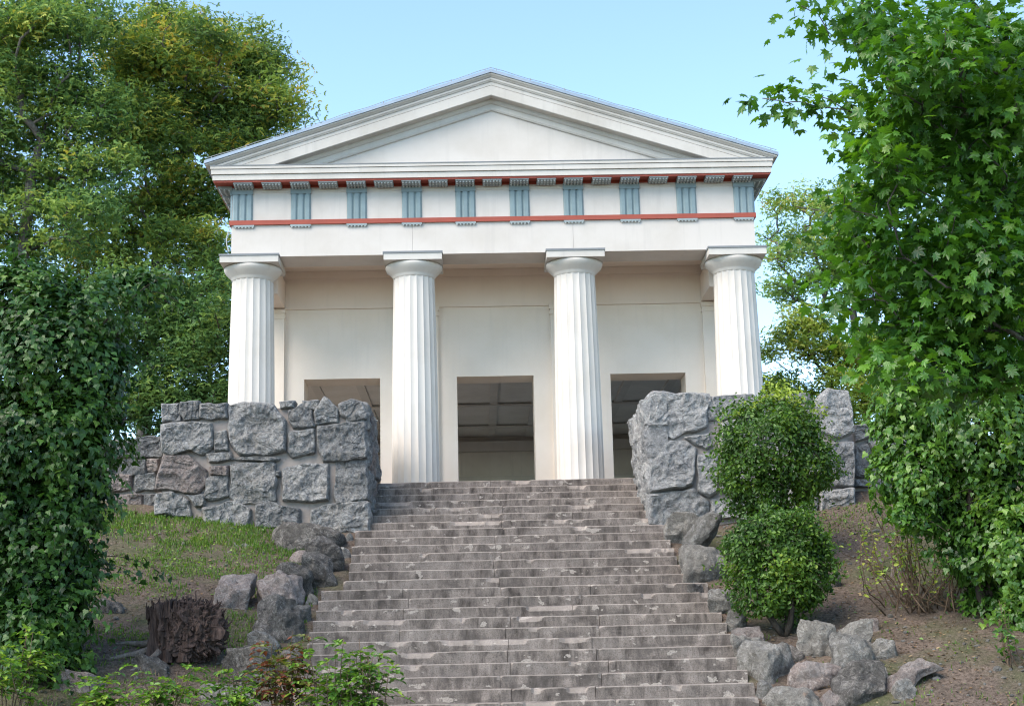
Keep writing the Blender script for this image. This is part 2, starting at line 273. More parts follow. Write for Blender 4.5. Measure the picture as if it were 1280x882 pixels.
WL_ = [[(-5.04,1.01),(-4.79,1.02),(-4.77,.76),(-5.03,.74)],[(-4.76,1.04),(-4.49,1.06),(-4.46,.77),(-4.68,.75),(-4.76,.88)],[(-4.44,1.0),(-4.06,1.01),(-4.04,.78),(-4.27,.76),(-4.45,.8)],[(-5.05,.71),(-4.62,.74),(-4.29,.69),(-4.26,.33),(-4.44,.21),(-4.58,.29),(-4.86,.22),(-5.02,.28)],[(-4.23,.57),(-4.06,.58),(-4.02,.28),(-4.22,.28)],[(-4.03,.96),(-3.78,1.0),(-3.32,.98),(-3.15,.71),(-3.13,.24),(-3.41,.21),(-3.84,.2),(-4.0,.44)],[(-3.24,1.02),(-3.01,1.03),(-3.03,.93),(-3.21,.92)],[(-3.1,.89),(-2.89,.97),(-2.72,.88),(-2.71,.63),(-3.03,.6),(-3.09,.74)],[(-2.88,1.03),(-2.66,1.02),(-2.65,.88),(-2.85,.9)],[(-2.69,.84),(-2.55,1.08),(-2.44,.98),(-2.34,.87),(-2.34,.67),(-2.67,.66)],[(-2.34,.96),(-2.14,1.03),(-1.96,.99),(-1.89,.79),(-1.9,.71),(-2.14,.71),(-2.28,.8)],[(-3.09,.54),(-2.72,.57),(-2.71,.23),(-3.02,.16),(-3.1,.24)],[(-2.66,.63),(-1.91,.68),(-1.89,.09),(-2.55,.08),(-2.62,.27)],[(-4.35,.23),(-3.98,.25),(-3.94,.13),(-4.29,.1)],[(-5.11,-.25),(-5.0,.2),(-4.61,.2),(-4.36,-.02),(-4.36,-.23),(-4.46,-.38),(-5.11,-.29)],[(-4.28,.03),(-4.02,.04),(-4.01,-.12),(-4.28,-.09)],[(-4.35,-.14),(-4.03,-.13),(-4.0,-.42),(-4.25,-.47),(-4.35,-.43)],[(-3.99,.06),(-3.34,.1),(-3.29,.03),(-3.28,-.5),(-3.83,-.55),(-3.97,-.42)],[(-3.2,-.03),(-2.85,.04),(-2.48,.05),(-2.48,-.52),(-2.84,-.54),(-3.18,-.5)],[(-2.37,.06),(-1.9,.04),(-1.88,-.52),(-2.34,-.58),(-2.38,-.45)],[(-5.11,-.36),(-4.84,-.35),(-4.6,-.48),(-4.56,-.72),(-5.1,-.69)],[(-4.65,-.39),(-4.37,-.41),(-4.37,-.57),(-4.49,-.57)],[(-4.4,-.59),(-3.9,-.52),(-3.67,-.64),(-3.68,-.92),(-4.38,-.87)],[(-3.58,-.58),(-3.37,-.54),(-2.91,-.65),(-2.91,-.93),(-3.58,-.92)],[(-2.76,-.67),(-2.49,-.59),(-1.87,-.55),(-1.84,-1.02),(-2.21,-1.09),(-2.74,-1.01)],[(-3.91,.18),(-3.34,.17),(-3.2,.13),(-3.31,.08),(-3.91,.12)],[(-3.29,-.05),(-3.21,-.05),(-3.21,-.15),(-3.29,-.15)]]
WLS_ = [[(-6.0,.54),(-5.63,.57),(-5.6,.3),(-5.94,.27)],[(-5.61,.59),(-5.18,.6),(-5.13,.29),(-5.56,.27)],[(-5.78,.23),(-5.38,.24),(-5.38,.02),(-5.72,-.01)],[(-5.37,.26),(-5.18,.26),(-5.19,.07),(-5.34,.07)],[(-5.93,-.0),(-5.63,-.01),(-5.62,-.23),(-5.92,-.26)],[(-5.54,-.01),(-5.25,.04),(-5.23,-.24),(-5.53,-.25)],[(-5.98,-.3),(-5.42,-.3),(-5.42,-.54),(-5.95,-.53)],[(-5.4,-.3),(-5.21,-.29),(-5.18,-.54),(-5.4,-.54)],[(-6.31,.53),(-6.03,.55),(-5.99,.23),(-6.26,.24)],[(-6.3,.18),(-5.85,.19),(-5.9,.02),(-6.26,.02)],[(-6.36,-.01),(-5.99,-.02),(-6.0,-.27),(-6.35,-.27)]]
WR_ = [[(2.46,.99),(2.56,1.06),(3.25,1.02),(3.41,.87),(3.34,.49),(2.82,.35),(2.46,.44)],[(2.48,.27),(3.05,.28),(3.16,.16),(3.1,-.4),(2.42,-.51)],[(2.42,-.55),(3.11,-.45),(3.33,-.66),(3.32,-.92),(2.66,-1.04),(2.41,-.97)],[(3.45,.97),(4.08,.99),(4.18,.84),(4.06,.64),(3.58,.62),(3.46,.82)],[(2.99,.35),(3.38,.39),(3.43,.22),(3.34,.14)],[(3.19,.06),(3.53,.09),(3.47,-.5),(3.34,-.58),(3.18,-.48)],[(4.24,.99),(4.97,1.01),(5.0,.86),(4.27,.86)],[(5.02,.88),(5.28,1.04),(5.59,1.01),(5.64,.53),(5.66,.38),(5.36,.28),(5.04,.42)],[(5.29,.22),(5.63,.21),(5.59,-.46),(5.14,-.45)],[(5.04,-.52),(5.57,-.51),(5.59,-.94),(5.03,-.92)],[(3.3,1.01),(3.43,.99),(3.53,.65),(3.4,.62)],[(3.58,.57),(4.09,.59),(4.15,-.02),(3.59,.14)],[(4.23,.81),(4.98,.81),(5.0,.32),(4.22,.27)],[(3.58,.02),(4.15,-.07),(4.16,-.45),(3.52,-.49)],[(4.25,.21),(5.24,.22),(5.09,-.47),(4.26,-.44)],[(3.38,-.62),(4.12,-.53),(4.1,-.94),(3.37,-.92)],[(4.19,-.5),(4.99,-.5),(4.98,-.96),(4.16,-.94)]]
WRS_ = [[(5.8,.58),(6.08,.56),(6.1,.38),(5.83,.33)],[(6.12,.53),(6.3,.52),(6.29,.35),(6.11,.35)],[(5.8,.23),(5.99,.24),(6.12,-.12),(6.06,-.27),(5.76,-.24)],[(6.0,.31),(6.27,.32),(6.24,-.02),(6.14,-.02)],[(5.75,-.3),(6.15,-.3),(6.13,-.45),(5.74,-.41)],[(6.32,.56),(6.63,.57),(6.6,.21),(6.29,.22)],[(6.19,-.07),(6.59,.14),(6.56,-.29),(6.17,-.29)],[(6.18,-.34),(6.56,-.34),(6.53,-.63),(6.16,-.62)]]
# ---------------------------------------------------------------- ground
def axis_(lo, hi, st, far):
    a = list(np.arange(lo, hi + 1e-6, st)); d = st
    b, c = lo, hi; L, R = [], []
    while c < far: d *= 1.35; b -= d; c += d; L.append(b); R.append(c)
    return np.array(L[::-1] + a + R)
gx = axis_(-7.2, 7.6, .09, 900); gy = axis_(-10.5, .6, .09, 900)
GX, GY = np.meshgrid(gx, gy); nx, ny = len(gx), len(gy)
ii = (np.arange(ny - 1)[:, None] * nx + np.arange(nx - 1)[None]).ravel()
tag(npmesh('ground', np.stack([GX, GY, H(GX, GY)], -1).reshape(-1, 3), np.stack([ii, ii + 1, ii + nx + 1, ii + nx], -1), M['soil'], None, True), kind='structure')
# ---------------------------------------------------------------- temple
T = tag(empty('temple', (SX - .1, .5, 0)), 'small white temple with a low gable, a red and grey-blue frieze and four fluted columns', 'temple')
def part(mb, name, mats, parent=None, smooth=False):
    o = mb.build(name, mats, parent or T, smooth); o.matrix_parent_inverse = Matrix.Translation(-T.location) if (parent is None or parent is T) else Matrix()
    return o
XC, S_ = .162, 2.8456
CX = [XC + (i - 1.5) * S_ for i in range(4)]
YC = .87; AL, AR = -4.45, 4.79; YF = .57; YB = 14.4
b = MB(); b.box(-4.95, 5.28, .452, YB + .3, -1.2, 0); part(b, 'stylobate', M['step'])
# column: fluted shaft, echinus, abacus
def fluted(n_f=20, per=8, rows=24):
    V = []; K = n_f * per
    for r in range(rows + 1):
        u = r / rows; z = 3.845 * u; R = .412 - .052 * u - .010 * math.sin(PI * u) * -1
        for k in range(K):
            g = 2 * PI * (k + .5 * per) / K; ph = (k % per) / per
            fl = .017 * (R / .41) * (math.sin(PI * ph) ** .8) * min(1., (1 - u) * 40 + .15)
            V.append(((R - fl) * math.cos(g), (R - fl) * math.sin(g), z))
    F = [(r * K + k, r * K + (k + 1) % K, (r + 1) * K + (k + 1) % K, (r + 1) * K + k) for r in range(rows) for k in range(K)]
    return V, F + [tuple(range(K))[::-1], tuple(range(rows * K, rows * K + K))]
V, F = fluted(); sh = MB(); sh.add(V, F)
ec = MB(); ec.lathe([(.355, 3.70), (.366, 3.705), (.366, 3.72), (.372, 3.725), (.372, 3.74), (.395, 3.765), (.44, 3.81), (.478, 3.85), (.499, 3.885), (.506, 3.91), (.500, 3.932), (.48, 3.944)], 64)
ab = MB(); ab.box(-.508, .508, -.508, .508, 3.9445, 4.06); ab.box(-.522, .522, -.522, -.304, 4.0605, 4.094, 1)
colp = empty('column'); colp.parent = T; colp.matrix_parent_inverse = Matrix.Translation(-T.location)
cs = [sh.build('shaft', M['column'], colp), ec.build('echinus', M['column'], colp, True), ab.build('abacus', [M['trim'], M['lead']], colp)]
colp.location = (CX[0], YC, 0)
for x in CX[1:]:
    c = colp.copy(); C.objects.link(c); c.parent = T; c.matrix_parent_inverse = Matrix.Translation(-T.location); c.location = (x, YC, 0)
    for ch in cs: d = ch.copy(); C.objects.link(d); d.parent = c
# entablature
Z0, Z1, Z2, Z3, Z4 = 4.092, 4.665, 4.748, 5.345, 5.395
b = MB(); b.box(AL, CX[1] - .012, YF, 1.27, Z0, Z1); b.box(CX[1] - .009, CX[2] - .02, YF, 1.27, Z0, Z1); b.box(CX[2] - .017, AR, YF, 1.27, Z0, Z1); b.box(AL, AL + .7, 1.272, YB, Z0, Z1); b.box(AR - .7, AR, 1.272, YB, Z0, Z1); part(b, 'architrave', M['white'])
b = MB(); b.box(AL - .035, AR + .035, YF - .04, YF + .3, Z1 + .001, Z2); b.box(AL - .035, AL + .3, YF + .302, YB, Z1 + .001, Z2); b.box(AR - .3, AR + .035, YF + .302, YB, Z1 + .001, Z2); part(b, 'red_fillet', M['red'])
b = MB(); b.box(AL + .01, AR - .01, YF + .005, 1.25, Z2 + .001, Z3); b.box(AL + .01, AL + .6, 1.252, YB, Z2 + .001, Z3); b.box(AR - .6, AR - .01, 1.252, YB, Z2 + .001, Z3)
b.box(AL + .005, AR - .005, YF - .006, YF + .006, 5.262, 5.275); part(b, 'frieze', M['white'])
def trig_mb(w):
    q = w / 2; d = .034
    g = .028; a = w / 6
    pr = [(-q, .002 + d - g), (-q + a * .45, d), (-a * 1.55, d), (-a * 1.05, d - g), (-a * .55, d), (a * .55, d), (a * 1.05, d - g), (a * 1.55, d), (q - a * .45, d), (q, .002 + d - g)]
    m = MB(); m.extrude([(x, -y) for x, y in pr] + [(q, .004), (-q, .004)], 'z', Z2 + .002, 5.225)
    m.box(-q - .004, q + .004, -d - .008, .004, 5.226, Z3 - .002, 1); return m
tx = [-4.228, -3.235, -2.248, -1.276, -.328, .632, 1.588, 2.591, 3.60, 4.592]
gut = lambda m, x0, x1, y0, y1, z, nx_, ny_, r=.016, h=.018, mm=1: [m.lathe([(r * .8, -h), (r, 0)], 8, (x0 + (x1 - x0) * (i + .5) / nx_, y0 + (y1 - y0) * (j + .5) / ny_, z), mm) for i in range(nx_) for j in range(ny_)]
def placed(o, x, y, z, rz=0):
    o.location = (x, y, z); o.rotation_euler = (0, 0, rz); return o
def kid(o):
    o.parent = T; o.matrix_parent_inverse = Matrix.Translation(-T.location); return o
tr0 = trig_mb(.352).build('triglyph', [M['blue'], M['bluedk']])
rg = MB(); rg.box(-.18, .18, -.035, .003, Z1 - .036, Z1 - .002); gut(rg, -.18, .18, -.035, -.001, Z1 - .036, 6, 1, .017, .022); rg0 = rg.build('regula', [M['mutule'], M['gutta']])
mu = MB(); mu.extrude([(-.262, 5.352), (-.262, 5.392), (-.004, 5.392), (-.004, 5.325)], 'x', -.168, .168)
for j in range(3):
    for i in range(6): mu.lathe([(.015, -.022), (.018, 0)], 8, (-.14 + i * .056, -.225 + j * .085, 5.349 - j * .009), 1)
mu0 = mu.build('mutule', [M['mutule'], M['gutta']])
def rep(o0, first, x, y, rz=0):
    o = o0 if first else o0.copy()
    if not first: C.objects.link(o)
    placed(kid(o), x, y, 0, rz)
mxs = sorted(tx + [(a + c) / 2 for a, c in zip(tx, tx[1:])])
for i, x in enumerate(tx): rep(tr0, i == 0, x + (.03 if i == 9 else -.03 if i == 0 else 0), YF - .001); rep(rg0, i == 0, x + (.015 if i == 9 else 0), YF - .003)
for i, x in enumerate(mxs): rep(mu0, i == 0, x, YF - .004)
for i in range(12):
    rep(mu0, False, AL + .003, YF + .16 + .49 * i, -PI / 2); rep(mu0, False, AR - .003, YF + .16 + .49 * i, PI / 2)
for i in range(6):
    rep(tr0, False, AL + .002, YF + .19 + .98 * i, -PI / 2); rep(tr0, False, AR - .002, YF + .19 + .98 * i, PI / 2)
OV = .30
b = MB(); b.box(AL - OV + .012, AR + OV - .012, YF - OV + .012, YF + .2, Z4, Z4 + .012); b.box(AL - OV + .012, AL + .2, YF + .202, YB, Z4, Z4 + .012); b.box(AR - .2, AR + OV - .012, YF + .202, YB, Z4, Z4 + .012)
b.box(AL + .003, AR - .003, YF - .005, YF + .2, Z3 + .001, Z4 - .001); b.box(AL + .003, AL + .2, YF + .202, YB, Z3 + .001, Z4 - .001); b.box(AR - .2, AR - .003, YF + .202, YB, Z3 + .001, Z4 - .001)
b.box(AL - OV + .02, AR + OV - .02, YF - OV + .02, YF - OV + .05, Z4 - .022, Z4 - .001)
part(b, 'red_soffit', M['red'])
ZC = 5.672
def corona(m, e, z0, z1, inn=.3):
    x0, x1, y0 = AL - OV - e, AR + OV + e, YF - OV - e
    m.box(x0, x1, y0, YF + inn, z0, z1); m.box(x0, AL + inn, YF + inn + .002, YB, z0, z1); m.box(AR - inn, x1, YF + inn + .002, YB, z0, z1)
b = MB(); corona(b, 0, Z4 + .013, 5.50); corona(b, -.012, 5.5005, 5.512); corona(b, .022, 5.5125, 5.598); corona(b, .006, 5.5985, 5.606); corona(b, .036, 5.6065, 5.655); part(b, 'cornice', M['trim'])
b = MB(); corona(b, .044, 5.6555, ZC); part(b, 'lead_flashing', M['lead'])
# pediment
XA, ZA, SL = .166, 7.39, .3237
XL, XR = -4.87, 5.20
def zr(x): return ZA - SL * abs(x - XA)
def rake(m, prof, ycl, zmin, mi=0):
    """prof: (dz, y) outline below the roof line; clipped where it meets the horizontal cornice."""
    n = len(prof); V = []
    for side in (0, 1, 2):
        for dz, y in prof:
            if side == 1: x = XA
            else:
                half = min((ZA + dz - zmin) / SL, (XA - XL) if side == 0 else (XR - XA)); x = XA - half if side == 0 else XA + half
            V.append((x, y, zr(x) + dz))
    F = [(s * n + i, s * n + (i + 1) % n, (s + 1) * n + (i + 1) % n, (s + 1) * n + i) for s in (0, 1) for i in range(n)]
    F += [tuple(range(n))[::-1], tuple(range(2 * n, 3 * n))]; m.add(V, F, mi)
yf = YF - OV
b = MB()
rake(b, [(-.062, yf - .055), (-.085, yf - .05), (-.10, yf - .03), (-.118, yf - .012), (-.122, yf - .012), (-.122, yf + .012), (-.132, yf + .012), (-.132, yf - .004), (-.165, yf - .002), (-.185, yf + .015), (-.192, yf + .015), (-.192, yf + .034), (-.262, yf + .036), (-.262, yf + .056), (-.272, yf + .056), (-.272, yf + .030), (-.445, yf + .034), (-.455, yf + .045), (-.455, .60), (-.062, .60)], 0, ZC + .001)
part(b, 'raking_cornice', M['trim'])
b = MB(); rake(b, [(-.4565, .47), (-.50, .475), (-.53, .50), (-.535, .52), (-.62, .522), (-.65, .54), (-.655, .60), (-.4565, .60)], 0, ZC + .001); part(b, 'tympanum_moulding', M['trim'])
b = MB(); hb = (ZA - .66 + .004 - ZC) / SL
b.extrude([(XA - hb - .6, ZC - .1), (XA + hb + .6, ZC - .1), (XA + hb + .6, ZC + .0), (XA, ZA - .5), (XA - hb - .6, ZC + .0)], 'y', .572, .70); part(b, 'tympanum', M['white'])
b = MB()
for s, xe in ((-1, XL - .02), (1, XR + .02)):
    ze = zr(xe); y0 = yf - .075
    b.extrude([(xe, ze - .058), (XA, ZA - .058), (XA, ZA), (xe, ze)], 'y', y0, YB + .3)
part(b, 'roof', M['zinc'])
b = MB()
for s, xe in ((-1, XL), (1, XR)):
    pts = [(XA + (xe - XA) * u, yf - .02, zr(XA + (xe - XA) * u) + .045 + .008 * math.sin(u * 40)) for u in np.linspace(0, 1, 24)]
    b.tube(pts, .006, 5)
    for u in np.linspace(.02, .98, 9):
        x = XA + (xe - XA) * u; b.tube([(x, yf - .02, zr(x) - .005), (x, yf - .02, zr(x) + .055)], .009, 5)
part(b, 'lightning_wire', M['wire'])
b = MB(); pts = [(AL - .06 - .05 * math.sin(u * 3.0), YF + .15, 4.66 - .42 * u) for u in np.linspace(0, 1, 10)]; b.tube(pts, .008, 5); part(b, 'wall_cable', M['gutta'])
# porch
YW = 2.42; WT = .68; DH = 2.255
doors = [(-3.37, -1.968), (-.549, .874), (2.301, 3.70)]
WL, WR = -4.49, 4.815
b = MB(); edges = [WL] + [e for d in doors for e in d] + [WR]
for i in range(0, 8, 2): b.box(edges[i], edges[i + 1], YW, YW + WT, 0, DH)
b.box(WL, WR, YW, YW + WT, DH + .0005, 3.575)
part(b, 'porch_wall', M['wall'])
b = MB(); b.box(AL + .02, AR - .02, YW - .03, YW + WT, 3.576, 4.36); b.box(AL + .05, AR - .05, YW - .055, YW - .031, 4.16, 4.30); b.box(AL + .05, AR - .05, YW - .045, YW - .031, 3.578, 3.62)
part(b, 'frieze_band', M['band'])
for s, xa in ((0, CX[0]), (1, CX[3])):
    b = MB(); b.box(xa - .34, xa + .384, 1.272, YW - .06, 3.60, 4.0915) if s == 0 else b.box(xa - .384, xa + .34, 1.272, YW - .06, 3.60, 4.0915); part(b, 'porch_beam', M['band'])
b = MB(); b.box(AL + .701, AR - .701, 1.2715, YW - .06, 4.30, 4.40); part(b, 'porch_ceiling', M['band'])
pb = MB(); pb.box(-.372, .372, -.07, -.001, 0, 3.40); pb.box(-.385, .385, -.085, -.001, 3.4005, 3.44); pb.box(-.378, .378, -.075, -.001, 3.4405, 3.50); pb.box(-.395, .395, -.10, -.001, 3.5005, 3.574)
p0 = pb.build('pilaster', M['wall'])
for i, x in enumerate(CX): rep(p0, i == 0, x, YW)
# hall behind the doors
b = MB(); b.box(WL, WL + .5, YW + WT + .001, 4.6, 0, 4.09); b.box(WL, WL + .5, 12.2, YB, 0, 4.09); b.box(WL, WL + .5, 4.6, 12.2, 2.6, 4.09)  # wide gaps in both side walls, added to let daylight into the hall
b.box(WR - .5, WR, YW + WT + .001, 4.6, 0, 4.09); b.box(WR - .5, WR, 12.2, YB, 0, 4.09); b.box(WR - .5, WR, 4.6, 12.2, 2.6, 4.09)
b.box(WL + .501, WR - .501, 14, YB, 0, 4.09); part(b, 'hall_wall', M['room'])
b = MB(); b.box(WL + .501, WR - .501, YW + WT + .001, 13.999, 2.95, 3.1); part(b, 'hall_ceiling', M['room'])
b = MB(); b.box(WL + .02, WR - .02, YW + WT + .002, 13.999, .001, .02); part(b, 'hall_bounce_floor', M['floor'])  # unseen pale slab added to bounce light up to the hall ceiling
b = MB()
for x in np.arange(-3.6, 4.2, .95): b.box(x - .09, x + .09, YW + WT + .002, 13.7, 2.905, 2.949)
for y in (6.0, 9.0, 12.0): b.box(WL + .502, WR - .502, y, y + .2, 2.88, 2.904)
b.box(WL + .502, WR - .502, 13.72, 13.998, 2.55, 2.80); b.box(WL + .502, WR - .502, 13.8, 13.998, 1.75, 1.90); b.box(WL + .502, WR - .502, 13.86, 13.998, .6, .7)
part(b, 'hall_beams', M['roomdk'])
# ---------------------------------------------------------------- staircase
ST = tag(empty('stone_staircase', (SX, -11.3, -4.9)), 'wide flight of worn grey-brown stone steps rising to the temple', 'staircase')
R_, T_ = .1458, .34
rng = np.random.default_rng(3)
def step_mesh(n):
    hw = 2.135 if n <= 6 else 2.3165 if n <= 13 else 2.5865
    hw += rng.uniform(-.012, .012) if n > 6 else 0
    z1 = -n * R_; z0 = z1 - R_ - .03; y0 = -n * T_; y1 = y0 + T_ + (.06 if n else .115)
    xl, xr = SX - hw, SX + hw
    if n in (10, 11, 12): xl += rng.uniform(.02, .07)
    mid = SX - .18 + rng.uniform(-.10, .10); cuts = [xl, mid, xr]
    if n >= 14 or rng.random() < .5: cuts.append(mid + rng.uniform(.9, 1.3)); cuts.append(mid - rng.uniform(1.0, 1.5)) if rng.random() < .6 else None
    cuts = sorted(cuts); V = []; F = []; FM = []
    prof = [(0, z0), (0, z0 + .05), (0, z1 - .075), (0, z1 - .045), (0, z1 - .013), (.004, z1 - .006), (.011, z1 - .0015), (.03, z1), (.10, z1), (y1 - y0, z1 - .001), (y1 - y0, z0)]
    for a, c in zip(cuts, cuts[1:]):
        a += .003; c -= .003; k = max(3, int((c - a) / .035)); base = len(V); m = len(prof)
        tilt = rng.uniform(-.006, .006); dy = rng.uniform(-.008, .008)
        for i in range(k + 1):
            x = a + (c - a) * i / k; P = np.array([[x, y0 + p[0] + dy, p[1] + tilt * (i / k - .5)] for p in prof])
            w = fbm(P * np.array([5., 5, 9]), 3, 40 + n) * .0045; P[:9, 1] += w[:9]; P[4:9, 2] += fbm(P[4:9] * 4., 2, 80 + n) * .003
            ch = float(fbm(np.array([[x * 2.1, n * 3.7, 0]]), 3, 5)[0]); e = max(0, ch - .52) * .17 + max(0, .016 - min(i, k - i) * .01) * (rng.random() < .5)
            e = min(e * (.6 + .8 * rng.random()), .035)
            if e > 0:
                P[4:8, 1] += e * np.array([.55, .8, 1, 1.]); P[4:8, 2] -= e * np.array([1.1, .85, .6, .3]); P[3, 2] -= e * .7; P[3, 1] += e * .12; P[8, 1] = max(P[8, 1], P[7, 1] + .02)
            V += P.tolist()
            if i:
                for j in range(m - 1):
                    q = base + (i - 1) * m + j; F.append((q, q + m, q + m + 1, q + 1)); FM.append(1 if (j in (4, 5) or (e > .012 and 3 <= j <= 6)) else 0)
        F.append(tuple(range(base, base + m))); FM.append(0); F.append(tuple(range(base + k * m, base + k * m + m))[::-1]); FM.append(0)
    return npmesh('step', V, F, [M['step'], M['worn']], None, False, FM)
for n in range(34):
    o = step_mesh(n); o.parent = ST; o.matrix_parent_inverse = Matrix.Translation(-ST.location)
# ---------------------------------------------------------------- rubble walls
def unit2(a): return a / np.linalg.norm(a, axis=1)[:, None]
def blockmesh(poly, frame, seed, bulge, mat, parent, deep=.28):
    """poly in wall-plane (u, v); frame(u, v, d) -> world, d outward."""
    P = np.array(poly, float); P = P + unit2(P - P.mean(0)) * .02; A = P; B = np.roll(P, -1, 0); c = P.mean(0); K, RG = 88, 20
    rs = np.random.default_rng(seed); V = []
    R = np.zeros(K)
    for k in range(K):
        g = 2 * PI * k / K; d = np.array([math.cos(g), math.sin(g)]); best = .02
        for a, e in zip(A, B):
            s = e - a; den = d[0] * s[1] - d[1] * s[0]
            if abs(den) < 1e-9: continue
            w = a - c; t = (w[0] * s[1] - w[1] * s[0]) / den; u = (w[0] * d[1] - w[1] * d[0]) / den
            if t > 0 and -1e-6 <= u <= 1 + 1e-6: best = max(best, t)
        R[k] = best
    R = (np.roll(R, 1) + 10 * R + np.roll(R, -1)) / 12
    tx_, ty_ = rs.uniform(-.07, .07, 2)
    rings = [1 - (i / RG) ** 1.15 for i in range(RG)][::-1]
    rings = np.linspace(0.04, 1, RG) ** .85
    pts = []
    for s in rings:
        for k in range(K):
            g = 2 * PI * k / K; r = R[k] * s
            pts.append((c[0] + r * math.cos(g), c[1] + r * math.sin(g), s))
    pts = np.array(pts); L = R.mean()
    q = np.stack([pts[:, 0] + seed * 3.1, pts[:, 1] + seed * 1.7, 0 * pts[:, 0]], -1)
    edge = np.clip((1 - pts[:, 2]) * L / .032, 0, 1)
    fac = np.abs(fbm(q * 2.6, 2, 21)); n1 = (.5 - fac) * .06 * min(1, L / .3) + np.round(fbm(q * 3.1, 2, 61) * 2.2) * .014; n2 = fbm(q * 13, 4, 33) * .02
    d = bulge * (1 - (1 - edge) ** 2) + (n1 + n2) * edge + (pts[:, 0] - c[0]) * tx_ + (pts[:, 1] - c[1]) * ty_
    wob = fbm(q * 6., 2, 55) * .022 * pts[:, 2]
    uv = pts[:, :2] + (pts[:, :2] - c) / (np.linalg.norm(pts[:, :2] - c, axis=1)[:, None] + 1e-6) * wob[:, None]
    V = [frame(u, v, dd) for (u, v), dd in zip(uv, d)]
    last = (RG - 1) * K
    V += [frame(u, v, -deep) for (u, v) in uv[last:]]
    F = [tuple(range(K))] + [(i * K + k, (i + 1) * K + k, (i + 1) * K + (k + 1) % K, i * K + (k + 1) % K) for i in range(RG) for k in range(K)]
    o = npmesh('wall_stone', V, F, mat, parent); o.matrix_parent_inverse = Matrix.Translation(-parent.location); return o
def wall(label, stones, back, yf, core, setyf, setcore, innerx, insign, mats, group=None):
    W = tag(empty('rubble_wall', (sum(core[:2]) / 2, yf, core[4])), label, 'stone wall')
    b = MB(); b.box(*core); b.box(*setcore)
    o = b.build('mortar', M['mortar'], W); o.matrix_parent_inverse = Matrix.Translation(-W.location)
    rs = random.Random(len(stones) + 5); k = 0
    for poly in stones:
        blockmesh(poly, lambda u, v, d: (u, yf + .05 - d, v), 11 + k * 3 + int(core[0] * 7) % 50, .05, mats[1 if k in (14, 15) else 0], W); k += 1
    for poly in back:
        blockmesh(poly, lambda u, v, d: (u, setyf + .05 - d, v), 211 + k * 3, .05, mats[rs.choice([0, 1, 1])], W); k += 1
    # stones of the face along the steps
    z = [-1.25, -.62, -.02, .52, 1.0]
    for i in range(4):
        y = yf + .02
        while y < .3:
            w = rs.uniform(.5, .95); y1 = min(y + w, .42)
            if y1 - y < .25: break
            j = lambda: rs.uniform(-.04, .04)
            poly = [(y + .02 + j() * .5, z[i] + .02 + j()), (y1 - .02, z[i] + .02 + j()), (y1 - .02 + j() * .5, z[i + 1] - .02 + j()), (y + (y1 - y) * .5, z[i + 1] + j() * .6), (y + .02, z[i + 1] - .02 + j())]
            blockmesh(poly, lambda u, v, d: (innerx + insign * d, u, v), 511 + k * 3, .05, mats[rs.choice([0, 0, 1])], W); k += 1
            y = y1
    return W
wall('grey granite rubble wall left of the stairs, big blocks set in pale mortar', WL_, WLS_, -2.09, (-5.02, -1.93, -2.0, .42, -1.9, .93), -1.53, (-6.8, -5.021, -1.44, -.5, -1.6, .58), -1.93, 1, [M['gran'], M['granp']])
wall('granite rubble wall, painted sunlit, right of the stairs, partly hidden by a round clipped shrub', WR_, WRS_, -2.09, (2.48, 5.55, -2.0, .42, -1.9, .93), -1.53, (5.551, 7.0, -1.44, -.5, -1.6, .52), 2.47, -1, [M['granr'], M['granr']])
# ---------------------------------------------------------------- boulders
def ico(sub):
    import bmesh
    bm = bmesh.new(); bmesh.ops.create_icosphere(bm, subdivisions=sub, radius=1.0)
    V = np.array([v.co[:] for v in bm.verts]); F = np.array([[v.index for v in f.verts] for f in bm.faces]); bm.free(); return V, F
IV, IF = ico(5); IV4, IF4 = ico(3)
def boulder(x, y, w, h, label, mat, seed, kind='angular', dep=.85, tilt=(0, 0, 0), dz=0., hz=None, sub=IV, face=IF, name='boulder', group='boulders lining the stairs'):
    rs = np.random.default_rng(seed); D = sub
    npl = {'angular': 9, 'round': 16, 'slab': 9}[kind]; p = {'angular': 30, 'round': 8, 'slab': 30}[kind]
    N = rs.normal(size=(npl, 3)); N /= np.linalg.norm(N, axis=1)[:, None]
    N = np.vstack([N, [[0, 0, 1], [0, 0, -1], [1, 0, 0], [-1, 0, 0], [0, 1, 0], [0, -1, 0]]]); c = np.concatenate([rs.uniform(.72, 1.02, npl), np.full(6, 1.0)])
    N[npl:] += rs.normal(size=(6, 3)) * .13; N /= np.linalg.norm(N, axis=1)[:, None]
    r = (np.sum((np.maximum(D @ N.T, 0) / c) ** p, 1)) ** (-1 / p)
    V = D * r[:, None]; V *= 1 / np.abs(V).max(0)
    sz = np.array([w / 2, w * dep / 2, hz or h * .5 + .10]); V = V * sz
    q = V + seed * 5.77
    ridg = np.abs(fbm(q * 3.2, 3, seed)); V = V + D * ((.25 - ridg) * .07 * min(1, w / .5) + fbm(q * 12, 4, seed + 7) * .016)[:, None]
    V = V @ np.array(Matrix.Rotation(tilt[2], 3, 'Z') @ Matrix.Rotation(tilt[1], 3, 'Y') @ Matrix.Rotation(tilt[0], 3, 'X')).T
    cy = y + w * dep * .38
    bz = Hs(x, y) if abs(x - SX) > 2.62 else RHO * y - .12
    o = npmesh(name, V, face, mat, None, True); o.location = (x, cy, bz + h - np.percentile(V[:, 2], 99.5) + dz - .03)
    me = o.data
    try: me.set_sharp_from_angle(angle=math.radians(32))
    except Exception: pass
    return tag(o, label, 'boulder' if name == 'boulder' else 'stone', group)
g, gp, gd, gl = M['granb'], M['granp'], M['grand'], M['granl']
B = boulder
